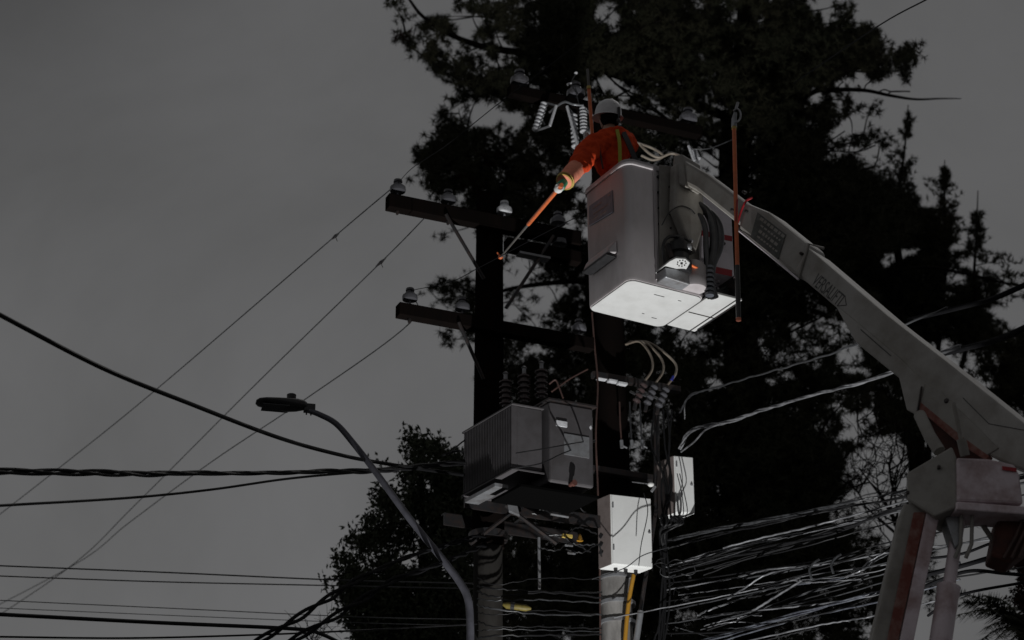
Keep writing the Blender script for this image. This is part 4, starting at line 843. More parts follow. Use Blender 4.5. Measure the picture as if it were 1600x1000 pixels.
# ================================================================== CABLES RIGHT
cable('service_cable', [(1062, 645, 21.4), (1080, 618, 21.0), (1130, 602, 20.3), (1220, 576, 19), (1320, 545, 17.8), (1480, 480, 16.8)], .009, 'cableg', 'single cable rising right below the boom above the twisted drop cable', wob=.01)
cable('service_cable', [(1062, 700, 21.4), (1082, 672, 21.0), (1140, 658, 20.3), (1200, 638, 19.6), (1260, 620, 18.8), (1370, 590, 17.8), (1500, 540, 17.0)], .009, 'cablel', 'frayed pale twisted drop cable rising right toward the boom', twist=3, pitch=1.0, wob=.004)
cable('service_cable', [(1064, 706, 21.3), (1085, 690, 21.0), (1102, 672, 20.7), (1125, 662, 20.4)], .009, 'cablel', 'short pale cable tail joining the frayed twisted drop')
GR = 'cables in the tangle right of the second pole'
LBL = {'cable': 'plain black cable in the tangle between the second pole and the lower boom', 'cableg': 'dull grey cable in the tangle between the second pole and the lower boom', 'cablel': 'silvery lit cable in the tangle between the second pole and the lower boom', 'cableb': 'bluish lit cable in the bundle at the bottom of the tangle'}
RC = [
 ([(1040, 846), (1110, 829), (1200, 812), (1320, 786), (1420, 765), (1640, 700)], .011, 'cableg', 3),
 ([(1040, 858), (1110, 838), (1200, 818), (1320, 792), (1420, 775), (1640, 715)], .010, 'cable', 2),
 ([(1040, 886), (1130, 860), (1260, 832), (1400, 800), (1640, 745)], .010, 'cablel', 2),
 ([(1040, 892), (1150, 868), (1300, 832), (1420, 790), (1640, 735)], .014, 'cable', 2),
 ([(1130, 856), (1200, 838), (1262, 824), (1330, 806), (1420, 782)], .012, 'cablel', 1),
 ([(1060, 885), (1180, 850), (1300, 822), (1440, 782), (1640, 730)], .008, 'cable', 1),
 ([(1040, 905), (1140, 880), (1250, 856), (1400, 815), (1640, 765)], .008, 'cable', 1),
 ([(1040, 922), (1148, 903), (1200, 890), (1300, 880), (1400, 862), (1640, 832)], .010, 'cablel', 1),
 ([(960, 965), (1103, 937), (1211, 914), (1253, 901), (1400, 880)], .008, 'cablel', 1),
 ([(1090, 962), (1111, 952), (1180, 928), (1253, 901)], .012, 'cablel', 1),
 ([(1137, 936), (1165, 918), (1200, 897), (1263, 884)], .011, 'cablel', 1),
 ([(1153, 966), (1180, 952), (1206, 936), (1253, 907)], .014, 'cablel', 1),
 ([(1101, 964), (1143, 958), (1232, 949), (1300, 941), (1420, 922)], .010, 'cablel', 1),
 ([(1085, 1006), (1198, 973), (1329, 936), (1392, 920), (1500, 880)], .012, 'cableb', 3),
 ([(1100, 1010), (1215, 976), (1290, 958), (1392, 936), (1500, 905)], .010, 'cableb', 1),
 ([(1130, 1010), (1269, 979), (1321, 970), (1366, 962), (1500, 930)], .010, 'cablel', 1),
 ([(1321, 902), (1347, 890), (1361, 878), (1392, 861)], .010, 'cablel', 2),
 ([(1040, 940), (1150, 925), (1280, 890), (1400, 850), (1640, 790)], .007, 'cable', 1),
 ([(1040, 955), (1180, 925), (1300, 900), (1420, 870), (1640, 815)], .009, 'cableg', 1),
 ([(1040, 975), (1150, 958), (1290, 935), (1420, 900), (1640, 860)], .008, 'cableg', 1),
 ([(1040, 990), (1160, 985), (1300, 955), (1420, 915), (1640, 880)], .010, 'cable', 1),
 ([(1040, 912), (1160, 895), (1300, 872), (1400, 845), (1640, 800)], .009, 'cable', 1),
 ([(1060, 930), (1150, 918), (1220, 908), (1330, 900), (1420, 880)], .006, 'cablel', 1),
 ([(1100, 978), (1130, 970), (1165, 962), (1190, 962)], .007, 'cablel', 1),
 ([(1095, 984), (1130, 974), (1160, 972), (1185, 975)], .006, 'cablel', 1),
 ([(1055, 980), (1080, 987), (1108, 995)], .006, 'cableg', 1),
 ([(1230, 905), (1262, 910), (1300, 908), (1345, 905)], .009, 'cablel', 1),
 ([(1240, 914), (1275, 910), (1320, 903)], .008, 'cableb', 1),
]
RL = ['topmost grey cable run of the tangle, reaching the elbow box', 'black cable directly below the topmost grey run of the tangle', 'silvery cable run starting at the large box foot and passing the truck elbow', 'thick black cable under the silvery run beside the large box foot', 'bright silvery stretch above the middle of the tangle', 'thin black cable weaving just over the bright upper stretch', 'thin black cable just under the upper runs of the tangle',
 'silvery cable sagging level with the large box foot toward the lower boom', 'long thin silvery cable leaving the labelled pole between its metal bands', 'short bright straight cable slanting up in mid tangle', 'bright cable bent over a hump in mid tangle', 'thickest bright cable slanting steeply in mid tangle', 'pale nearly level cable low in the mid tangle', 'bluish three strand bundle at the bottom of the tangle', 'single bluish cable just under the bluish three strand bundle', 'lowest silvery cable of the tangle at the frame bottom', 'short silvery pair rising to the left edge of the lower boom',
 'thin black cable cutting across the middle of the tangle', 'dull grey cable just below mid tangle', 'dull grey cable a little above the bluish bundle', 'black cable skirting the bluish bundle at its left', 'black cable parallel to the level silvery sagging one', 'hair thin pale wire across the mid tangle', 'tiny pale curl of wire left of the bluish bundle', 'second tiny pale curl of wire lying under the first', 'short grey wire falling right beside the pole foot', 'short bright ragged piece left of the lower boom', 'short bluish piece beside the bright ragged one']
for (pts_, r_, m_, tw), lb_ in zip(RC, RL):
    n_ = len(pts_); x_of = lambda x: 21.7 - 3.4 * max(0, min(1, (x - 1040) / 600)) + random.uniform(-.15, .15)
    cable('tangled_cable', [(x, y, x_of(x)) for x, y in pts_], r_ * .8, m_, lb_, group=GR, twist=0 if tw == 1 else tw, pitch=1.6, wob=.004)
for k in range(14):
    x0 = random.uniform(1035, 1200); y0 = random.uniform(870, 1000); L = random.uniform(80, 260); sl_ = -.22 + random.uniform(-.10, .08)
    m_ = random.choice(('cable', 'cableg', 'cable'))
    cable('tangled_cable', [(x0 + L * t_, y0 + L * t_ * sl_ + random.uniform(-3, 3), 21.5 - 2.5 * (x0 + L * t_ - 1040) / 600) for t_ in (0, .33, .66, 1)], random.choice((.005, .007, .009)), m_, LBL[m_], group=GR, wob=.004)
for k, (x, y) in enumerate(((1268, 880), (1302, 872))):
    cable('cable_loop', [(x, y + 24, 20), (x - 3, y + 10, 20), (x + 3, y, 20), (x + 12, y - 6, 20)], .012, 'cableg', ['left', 'right'][k] + ' of two grey cable loops hanging in the tangle', 'cable')
for k in range(8):
    x0 = random.uniform(1030, 1075); y0 = random.uniform(840, 985); t_ = random.uniform(0, 6)
    cable('slack_loop', [(x0 + 14 * math.cos(t_ + q), y0 + 9 * math.sin(t_ + q), 21.4) for q in (0, 1.1, 2.0, 2.9)], .005, random.choice(('cable', 'cableg')), 'small slack loop of black wire on the right side of the second pole', 'cable', 'slack wire loops on the second pole')
for i, (pts_, r_, lbl) in enumerate((
  ([(1470, 756, 18), (1540, 740, 18), (1640, 715, 18)], .012, 'black cable just visible right of the elbow box top'),
  ([(1420, 905, 18.5), (1500, 885, 18), (1560, 868, 17.8), (1640, 852, 17.5)], .020, 'thick black cable crossing behind the hydraulic cylinder toward the right edge'),
  ([(1440, 918, 18.5), (1510, 893, 18), (1570, 896, 17.8), (1640, 903, 17.5)], .016, 'black cable bending level at the right edge above the palm'),
  ([(1420, 876, 18.5), (1500, 866, 18), (1560, 846, 17.8), (1640, 838, 17.5)], .012, 'black cable passing beneath the hose guard'),
  ([(1450, 962, 18.5), (1500, 930, 18), (1600, 910, 17.6), (1660, 898, 17.4)], .012, 'black cable skimming above the palm fronds at the right edge'),
  ([(1400, 570, 20), (1500, 546, 18), (1560, 530, 17), (1600, 513, 16.4), (1660, 485, 16)], .026, 'very thick black cable entering at the right edge above the boom'),
  ([(1420, 500, 20), (1490, 483, 18), (1550, 467, 17), (1600, 446, 16.4), (1660, 420, 16)], .022, 'thick black cable at the right edge, the upper of two'),
  ([(1240, 130, 24), (1370, 42, 20), (1450, -2, 17), (1520, -40, 15)], .007, 'thin straight wire leaving the tree at the top right'))):
    cable('power_cable', pts_, r_, 'matte', lbl)

# ================================================================== TREES
def vnoise(x, y, s, seed):
    r_ = np.random.default_rng(seed); g = r_.random((64, 64)); x = np.asarray(x) / s; y = np.asarray(y) / s
    xi = np.floor(x).astype(int); yi = np.floor(y).astype(int); fx = x - xi; fy = y - yi; fx = fx * fx * (3 - 2 * fx); fy = fy * fy * (3 - 2 * fy)
    G_ = lambda i, j: g[i % 64, j % 64]
    return (G_(xi, yi) * (1 - fx) + G_(xi + 1, yi) * fx) * (1 - fy) + (G_(xi, yi + 1) * (1 - fx) + G_(xi + 1, yi + 1) * fx) * fy
def rays(px, py):
    px = np.asarray(px, float); py = np.asarray(py, float)
    d = np.zeros((len(px), 3)); d[:, 0] = (px - 800) / F
    d[:, 1] = math.cos(_p) - math.sin(_p) * (500 - py) / F; d[:, 2] = math.sin(_p) + math.cos(_p) * (500 - py) / F; return d
def to3d(px, py, Y):
    d = rays(px, py); t_ = np.asarray(Y) / d[:, 1]; return d * t_[:, None] + np.array([0, 0, CH])
def leafmesh(name, m, centres, n, length, width, parent, flat=False, axis=None, spread=1.0):
    N_ = len(centres); c = np.repeat(centres, n, axis=0)
    d = rng.normal(size=(N_ * n, 3))
    if axis is not None: d = d * spread + np.repeat(axis, n, axis=0)
    d /= np.linalg.norm(d, axis=1)[:, None]
    s_ = np.cross(d, rng.normal(size=(N_ * n, 3))); s_ /= np.linalg.norm(s_, axis=1)[:, None]
    L = length * rng.uniform(.6, 1.15, (N_ * n, 1)); W_ = width * rng.uniform(.7, 1.2, (N_ * n, 1))
    if flat:   # leaf: diamond
        st = c + rng.normal(size=c.shape) * length * .55
        v = np.stack([st, st + d * L * .45 + s_ * W_, st + d * L, st + d * L * .45 - s_ * W_], 1).reshape(-1, 3); k = 4
    else:
        v = np.stack([c + s_ * W_ * .5, c - s_ * W_ * .5, c + d * L], 1).reshape(-1, 3); k = 3
    org = np.array(ORG[parent.name]); v = v - org
    me_ = bpy.data.meshes.new(name); nf = N_ * n
    me_.vertices.add(nf * k); me_.vertices.foreach_set('co', v.astype(np.float32).ravel())
    me_.loops.add(nf * k); me_.loops.foreach_set('vertex_index', np.arange(nf * k, dtype=np.int32))
    me_.polygons.add(nf); me_.polygons.foreach_set('loop_start', np.arange(nf, dtype=np.int32) * k)
    me_.update(calc_edges=True); me_.materials.append(M[m])
    o = bpy.data.objects.new(name, me_); COL.objects.link(o); o.parent = parent; ORG[o.name] = ORG[parent.name]; return o
# sky gaps that go right through the crowns: (x, y, rx, ry)
GAPS = [(690, 12, 16, 10), (732, 30, 26, 12), (728, 48, 14, 10), (780, 55, 12, 6), (755, 180, 24, 16), (800, 186, 22, 9), (790, 76, 10, 8), (945, 20, 24, 14), (960, 40, 10, 16), (955, 135, 18, 10), (975, 145, 14, 10), (1165, 25, 10, 18), (1270, 8, 14, 12), (1290, 28, 8, 12), (1345, 118, 8, 10), (1318, 128, 12, 8), (1278, 152, 12, 9), (1345, 150, 10, 8), (1330, 195, 14, 8), (1310, 205, 12, 10),
        (722, 412, 14, 22), (860, 455, 26, 12), (815, 440, 18, 8), (800, 490, 12, 16), (850, 480, 18, 8), (830, 420, 14, 9), (790, 515, 10, 8), (835, 545, 12, 6), (715, 350, 22, 14), (715, 375, 20, 20),
        (1245, 513, 10, 10), (1272, 508, 14, 8), (1330, 560, 20, 20), (1345, 580, 14, 8), (1232, 590, 9, 5), (1204, 594, 5, 4), (1340, 660, 20, 12), (1325, 675, 12, 10), (1360, 650, 12, 12), (1300, 632, 12, 5), (1085, 525, 18, 6), (1100, 540, 8, 6), (1110, 600, 12, 9), (1030, 520, 8, 8),
        (1380, 760, 34, 26), (1350, 790, 30, 24), (1330, 800, 36, 16), (1320, 780, 20, 10), (1370, 700, 22, 14), (1340, 720, 16, 14), (1400, 690, 10, 12), (1445, 735, 20, 60),
        (1432, 228, 10, 20), (1450, 318, 16, 7), (1440, 302, 8, 5), (1395, 405, 24, 8), (1420, 395, 16, 8), (1500, 385, 12, 8), (1495, 430, 14, 14), (1520, 410, 14, 8), (1480, 535, 8, 6), (1485, 460, 8, 5),
        (652, 820, 6, 16), (645, 848, 5, 12), (664, 815, 5, 8), (690, 865, 6, 6), (693, 893, 6, 6), (660, 760, 6, 10), (573, 940, 5, 4), (700, 835, 4, 7), (625, 925, 8, 4), (1165, 310, 8, 10), (1090, 255, 14, 8), (1120, 190, 8, 8), (1080, 175, 8, 6), (1070, 130, 6, 6), (1100, 95, 6, 8)]
def in_gap(px, py):
    g = np.zeros(len(px), bool); jx = px + (vnoise(px, py, 14, 5) - .5) * 14; jy = py + (vnoise(px, py, 14, 6) - .5) * 14
    for x, y, rx, ry in GAPS: g |= ((jx - x) / (rx * .98 + 3)) ** 2 + ((jy - y) / (ry * .98 + 3)) ** 2 < 1
    return g
def sample(ells, Y0, Y1, per=.010, sp=14, thr=.36, seed=1, gapfree=True):
    """ellipses (x, y, rx, ry, density) -> sprig points clumped by noise; depth spreads over the crown"""
    X = []; Yy = []; D = []
    for e_ in ells:
        x, y, rx, ry, dn = e_[:5]; n_ = max(3, int(math.pi * rx * ry * per * dn))
        a_ = rng.random(n_) * 2 * math.pi; r_ = np.sqrt(rng.random(n_))
        wob_ = .82 + .36 * vnoise(a_ * 30 + x, np.full(n_, y), 14, seed)
        X.append(x + rx * r_ * wob_ * np.cos(a_)); Yy.append(y + ry * r_ * wob_ * np.sin(a_)); D.append(np.full(n_, dn))
    X = np.concatenate(X); Yy = np.concatenate(Yy); D = np.concatenate(D)
    nz = vnoise(X, Yy, 30, seed) * .45 + vnoise(X, Yy, 13, seed + 1) * .55
    keep = nz > thr * np.clip(1.75 - D * .6, 0.15, 1.35)
    X, Yy = X[keep], Yy[keep]
    k = 3; X = np.repeat(X, k) + rng.normal(size=len(X) * k) * sp * .55; Yy = np.repeat(Yy, k) + rng.normal(size=len(Yy) * k) * sp * .45
    if gapfree:
        g = in_gap(X, Yy) & (rng.random(len(X)) > .04); X, Yy = X[~g], Yy[~g]
    dep = Y0 + (Y1 - Y0) * np.clip(.5 + .35 * rng.normal(size=len(X)) * .7 + .5 * (vnoise(X, Yy, 60, seed + 3) - .5), 0, 1)
    return to3d(X, Yy, dep)
def grow(name, trunkpath, trad, targets, parent, m='bark', r0=.05, sag=.3, twigs=None):
    """limbs from the trunk to each target, each joining the nearest earlier limb"""
    tp = crv(trunkpath, 8); n_ = len(tp)
    MB().tube(tp, [trad[0] + (trad[1] - trad[0]) * i / (n_ - 1) for i in range(n_)], 14).build('trunk', m, parent, smooth=60)
    nodes = [(p, 99.0) for p in tp]; mb = MB()
    tg = sorted(targets, key=lambda q: min((q - p).length for p in tp))
    for q in tg:
        best = min(nodes, key=lambda n2: (q - n2[0]).length * (1.0 if n2[1] > 50 else 1.15) + max(0, n2[0].z - q.z) * .5)
        s_ = best[0]; L = (q - s_).length
        if L < .05: continue
        mid = s_.lerp(q, .5) + Vector((random.uniform(-.1, .1), random.uniform(-.1, .1), random.uniform(-.02, .14) * sag)) * L
        path = crv([s_, mid, q], 5); rs = min(r0, .008 + L * .011)
        mb.tube(path, [rs + (.005 - rs) * i / (len(path) - 1) for i in range(len(path))], 6)
        for i, p in enumerate(path[2:]): nodes.append((p, rs))
    mb.build('limbs', m, parent, smooth=60); return nodes

# --- 1. the great conifer
T1 = [
 (618, 5, 12, 8, .8), (648, 40, 26, 20, .8), (640, 55, 16, 14, .9), (628, 64, 16, 10, 1.1), (650, 66, 22, 14, 1.2), (672, 30, 22, 14, .8), (690, 45, 26, 14, .8), (700, 28, 18, 12, .7), (678, 50, 30, 16, 1.0), (700, 90, 34, 22, .8), (678, 92, 24, 18, 1.1), (690, 108, 14, 10, .9), (720, 95, 26, 22, .7), (708, 118, 14, 8, .9),
 (730, 8, 22, 12, .9), (755, 12, 26, 14, 1.1), (780, 30, 30, 26, 1.2), (760, 45, 22, 14, .9), (755, 62, 30, 16, .9), (790, 95, 34, 26, 1.0), (770, 110, 24, 16, 1.0), (750, 128, 28, 14, 1.2), (780, 135, 40, 16, 1.4), (735, 145, 20, 12, 1.0), (722, 165, 18, 14, 1.0), (700, 178, 16, 12, .9), (690, 195, 14, 12, .9),
 (715, 195, 24, 12, .9), (735, 210, 40, 20, 1.1), (700, 225, 30, 26, 1.4), (670, 240, 24, 16, 1.2), (655, 238, 10, 8, .9), (690, 260, 36, 20, 1.5), (730, 250, 46, 26, 1.3), (665, 285, 18, 7, .8), (690, 292, 30, 14, 1.1), (735, 290, 40, 22, 1.3), (700, 310, 26, 8, .7),
 (830, 40, 50, 50, 1.5), (850, 110, 50, 50, 1.5), (810, 150, 30, 20, 1.2), (840, 175, 50, 24, 1.1), (780, 215, 44, 24, 1.2), (790, 260, 50, 34, 1.2), (850, 230, 50, 36, 1.0), (860, 280, 50, 36, 1.1), (830, 320, 60, 26, 1.0), (770, 315, 46, 20, 1.2), (880, 330, 50, 30, 1.2),
 (900, 60, 60, 60, 1.1), (920, 100, 50, 40, 1.1), (890, 15, 60, 30, 1.2), (1000, 20, 60, 40, 1.6), (1010, 80, 66, 50, 1.7), (960, 90, 40, 30, 1.3), (1080, 50, 60, 60, 1.5), (1150, 90, 60, 60, 1.4), (1130, 20, 60, 40, 1.3), (990, 140, 60, 30, 1.1), (1050, 140, 60, 40, 1.0), (1010, 190, 60, 36, 1.1), (1070, 210, 50, 36, 1.0), (1110, 150, 50, 50, 1.3), (930, 165, 40, 30, .8),
 (1200, 40, 50, 50, 1.4), (1240, 40, 44, 44, 1.6), (1265, 25, 20, 22, 1.0), (1320, 15, 20, 16, .9), (1315, 35, 22, 12, 1.0), (1200, 130, 60, 60, 1.8), (1260, 100, 60, 56, 1.9), (1310, 80, 50, 46, 1.9), (1350, 75, 32, 36, 1.9), (1350, 105, 30, 18, 1.3), (1390, 92, 34, 18, 1.2), (1425, 84, 20, 16, 1.0), (1405, 112, 26, 12, .9), (1370, 118, 22, 8, .7), (1300, 130, 40, 20, 1.0),
 (1200, 220, 60, 60, 1.5), (1270, 200, 50, 50, 1.2), (1320, 165, 24, 18, .9), (1350, 172, 20, 8, .7), (1360, 162, 22, 7, .4), (1330, 182, 24, 10, .9), (1350, 215, 26, 10, 1.0), (1378, 222, 16, 8, .8), (1300, 230, 36, 24, .7), (1250, 260, 56, 40, 1.4), (1325, 262, 30, 14, 1.1), (1190, 300, 56, 50, 1.3), (1120, 260, 36, 40, .7), (1290, 290, 50, 30, 1.5), (1010, 215, 40, 26, .9)]
t1 = thing('conifer_tree', 'towering dark conifer filling the sky behind the worker and bucket', 'tree', P(1155, 500, 32) * Vector((1, 1, 0)) if False else Vector((P(1150, 400, 32).x, 32, 0)), 'trees beyond the poles')
T1 += [(950, 210, 60, 40, 1.3), (870, 200, 40, 30, 1.2), (930, 60, 60, 60, 1.2), (1060, 100, 80, 60, 1.4), (1040, 230, 60, 40, 1.1), (760, 120, 50, 40, 1.0), (800, 300, 60, 40, 1.2), (1150, 180, 60, 60, 1.4), (1230, 180, 60, 60, 1.5), (720, 270, 50, 26, 1.3)]
C = sample(T1, 29.8, 34.5, per=.014, sp=10, seed=3, thr=.385)
tx1 = P(1150, 400, 32).x
tg = [P(e_[0] + random.uniform(-6, 6), e_[1] + random.uniform(-6, 6), random.uniform(30.5, 33.8)) for e_ in T1] + [P(650 + random.random() * 700, random.uniform(10, 330), random.uniform(30.5, 33.8)) for _ in range(0)]
idx = rng.choice(len(C), 520, replace=False); tg += [Vector(C[i]) for i in idx]
grow('t1', [(tx1, 32, 0), (tx1 + .05, 32, 8), P(1148, 330, 32), P(1158, 180, 32), P(1165, 60, 32), P(1168, -120, 32)], (.34, .12), tg, t1, r0=.09)
MB().tube(crv([P(636, -6, 31), P(660, 25, 31), P(700, 52, 31), P(745, 70, 31.2), P(790, 79, 31.4), P(900, 95, 31.8), P(1155, 190, 32)]), [.02 + .0012 * i for i in range(49)], 7).build('low_branch', 'bark', t1, smooth=60)
MB().tube(crv([P(1150, 230, 32), P(1260, 150, 31.5), P(1300, 141, 31.2), P(1350, 141, 31), P(1390, 149, 31), P(1430, 155, 31), P(1470, 154, 31), P(1502, 154, 31)]), [.05 - .00078 * i for i in range(57)], 7).build('dead_branch', 'bark', t1, smooth=60)
for pts_ in ([(1350, 141), (1353, 133), (1360, 127)], [(1372, 144), (1382, 140), (1392, 143), (1408, 143)], [(1308, 141), (1312, 132), (1318, 128)], [(1338, 141), (1344, 136), (1340, 133)], [(1385, 149), (1395, 143), (1422, 143)], [(1230, 235), (1300, 236), (1340, 237), (1368, 227)], [(1374, 230), (1370, 252), (1362, 262), (1345, 266)], [(1250, 250), (1290, 225), (1320, 205)], [(1290, 240), (1310, 228), (1340, 222)]):
    MB().tube(crv([P(x, y, 31) for x, y in pts_], 5), .011, 5).build('twig', 'bark', t1, smooth=60)
for pts_ in ([(1140, 240), (1070, 205), (1010, 160), (960, 130)], [(1150, 270), (1090, 225), (1040, 185), (985, 150), (930, 100)], [(960, 165), (945, 150), (930, 120)], [(950, 160), (965, 150), (985, 140)], [(1165, 60), (1180, 20), (1200, -10)], [(1190, 30), (1175, 12), (1170, -10)]):
    MB().tube(crv([P(x, y, 31.2) for x, y in pts_], 6), .018, 5).build('branch', 'bark', t1, smooth=60)
leafmesh('crown', 'leaf', C, 26, .12, .016, t1)
C = sample(T1, 29.8, 34.5, per=.0085, sp=7, thr=.12, seed=13)
leafmesh('loose_sprays', 'leaf', C, 15, .10, .013, t1)
Cb = sample([(632, 56, 12, 8, 1.2), (735, 285, 14, 14, .8), (765, 245, 16, 12, .6)], 30.4, 31.4, per=.02, seed=9)
leafmesh('withered_needles', 'browned', Cb, 24, .13, .016, t1)

# --- 2. lower conifer boughs left of the pole and in the gap between the poles
T2 = [(718, 430, 30, 18, 1.0), (700, 460, 24, 16, .9), (690, 440, 16, 10, .7), (672, 452, 10, 8, .7), (682, 472, 12, 9, .7), (725, 465, 26, 26, 1.1), (740, 490, 20, 24, 1.3), (705, 530, 14, 8, 1.1), (738, 530, 14, 10, .8), (715, 325, 20, 10, .8), (695, 365, 7, 8, .6), (735, 515, 20, 14, 1.0),
      (820, 415, 40, 14, .5), (850, 440, 50, 16, .45), (800, 470, 26, 20, .5), (830, 500, 46, 20, .7), (870, 470, 40, 24, .6), (900, 440, 40, 60, 1.3), (890, 510, 50, 30, 1.1), (910, 560, 60, 40, 1.2), (830, 560, 60, 40, 1.2), (870, 390, 50, 30, 1.0), (880, 600, 80, 40, 1.4), (800, 350, 50, 30, .9), (810, 610, 60, 40, 1.4), (1000, 545, 60, 40, 1.2)]
t2 = thing('conifer_tree', 'lower dark conifer showing loose boughs either side of the left pole', 'tree', (P(880, 500, 35.5).x, 35.5, 0), 'trees beyond the poles')
C = sample(T2, 33.5, 37, per=.014, sp=14, seed=21)
idx = rng.choice(len(C), 140, replace=False); tx2 = P(930, 500, 35.5).x
grow('t2', [(tx2, 35.5, 0), (tx2, 35.5, 9), P(925, 480, 35.5), P(920, 380, 35.5)], (.25, .06), [Vector(C[i]) for i in idx] + [P(e_[0], e_[1], 35) for e_ in T2], t2, r0=.05)
MB().tube(crv([P(930, 440, 35), P(890, 440, 34.6), P(830, 446, 34.4), P(785, 455, 34.2), P(770, 470, 34.2)]), [.055 - .001 * i for i in range(33)], 7).build('low_branch', 'bark', t2, smooth=60)
leafmesh('crown', 'leaf', C, 24, .13, .016, t2)
C = sample(T2, 33.5, 37, per=.008, sp=9, thr=.2, seed=23)
leafmesh('loose_sprays', 'leaf', C, 14, .11, .013, t2)

# --- 3. dense dark tree low behind the second pole
T3 = [(1100, 380, 100, 70, 1.5), (1200, 400, 80, 80, 1.9), (1080, 480, 110, 60, 1.2), (1020, 420, 60, 60, 1.2), (1190, 500, 80, 60, 1.4), (1290, 480, 70, 60, 1.1), (1280, 350, 90, 70, 1.9), (1350, 350, 70, 60, 1.9),
      (1020, 600, 90, 60, 1.3), (1130, 610, 90, 60, 1.4), (1230, 620, 80, 60, 1.6), (1300, 590, 60, 50, 1.2), (1370, 610, 50, 50, 1.4), (1380, 560, 50, 40, 1.5), (1130, 700, 110, 60, 2.0), (1220, 740, 90, 60, 2.0), (1290, 680, 50, 50, 1.4), (1390, 660, 50, 30, 1.2), (1060, 740, 60, 60, 1.6), (1270, 830, 60, 60, 1.9), (1160, 830, 110, 60, 2.0), (1020, 840, 80, 70, 1.6), (950, 800, 100, 80, 1.5), (860, 860, 100, 90, 1.5), (860, 740, 90, 70, 1.3), (930, 680, 60, 60, 1.3),
      (1290, 900, 70, 60, 1.2), (1180, 920, 100, 60, 1.4), (1060, 930, 100, 70, 1.5), (930, 930, 100, 70, 1.6), (820, 960, 70, 60, 1.6), (1350, 880, 40, 40, .8), (1340, 960, 60, 50, 1.0), (1200, 1000, 120, 50, .9), (1420, 680, 30, 20, .9), (1270, 770, 46, 40, 1.6), (1445, 880, 20, 40, .4), (1470, 930, 24, 30, .4)]
t3 = thing('dense_tree', 'dense near-black tree mass low behind the bucket and the second pole', 'tree', (P(1150, 700, 34.5).x, 34.5, 0), 'trees beyond the poles')
C = sample(T3, 30.6, 36, per=.0105, sp=16, thr=.38, seed=31)
idx = rng.choice(len(C), 380, replace=False); tx3 = P(1150, 700, 34.5).x
grow('t3', [(tx3, 34.5, 0), (tx3, 34.5, 8), P(1160, 600, 34.5), P(1180, 420, 34.5)], (.35, .10), [Vector(C[i]) for i in idx] + [P(e_[0], e_[1], 34) for e_ in T3], t3, r0=.07)
leafmesh('crown', 'leaf', C, 24, .15, .020, t3)
C = sample([(e_[0], e_[1], e_[2] * 1.12, e_[3] * 1.12, e_[4]) for e_ in T3], 30.6, 36, per=.0075, sp=13, thr=.2, seed=33)
leafmesh('loose_sprays', 'leaf', C, 13, .11, .013, t3)
C = sample([(1332, 690, 26, 34, .5), (1326, 760, 22, 40, .5), (1344, 830, 30, 20, .5), (1350, 640, 30, 20, .4), (1310, 800, 20, 30, .7), (1250, 515, 40, 18, .35), (1340, 570, 30, 24, .25), (1100, 530, 40, 20, .3)], 31, 35, per=.012, sp=8, thr=.3, seed=35, gapfree=False)
leafmesh('edge_sprays', 'leaf', C, 14, .11, .012, t3)

T8 = [(1430, 370, 50, 40, 1.7), (1480, 400, 36, 36, 1.3), (1520, 455, 36, 36, 1.2), (1450, 450, 60, 50, 2.0), (1500, 510, 50, 36, 1.8), (1545, 525, 26, 24, 1.2), (1400, 340, 50, 40, 2.0), (1300, 320, 80, 60, 2.2), (1240, 330, 60, 60, 2.0), (1360, 420, 60, 50, 2.0), (1300, 400, 60, 50, 1.8), (1400, 500, 60, 40, 1.8), (1470, 350, 24, 10, .8)]
t11 = thing('dense_tree', 'broad black conifer mass right of the tall trunk, above the boom', 'tree', (P(1385, 1000, 37).x, 37, 0), 'trees beyond the poles')
C = sample(T8, 36, 38.5, per=.013, sp=15, thr=.34, seed=71)
idx = rng.choice(len(C), 120, replace=False); tx11 = P(1400, 500, 37).x
grow('t11', [(P(1385, 1000, 37).x, 37, 0), P(1388, 1000, 37), P(1412, 880, 37), P(1434, 790, 37), P(1430, 660, 37), P(1420, 520, 37), P(1395, 340, 37)], (.3, .06), [Vector(C[i]) for i in idx], t11, r0=.05)
leafmesh('crown', 'leaf', C, 26, .15, .019, t11)
C = sample([(e_[0], e_[1], e_[2] * 1.12, e_[3] * 1.12, e_[4]) for e_ in T8], 36, 38.5, per=.007, sp=14, thr=.2, seed=73)
leafmesh('loose_sprays', 'leaf', C, 13, .12, .014, t11)
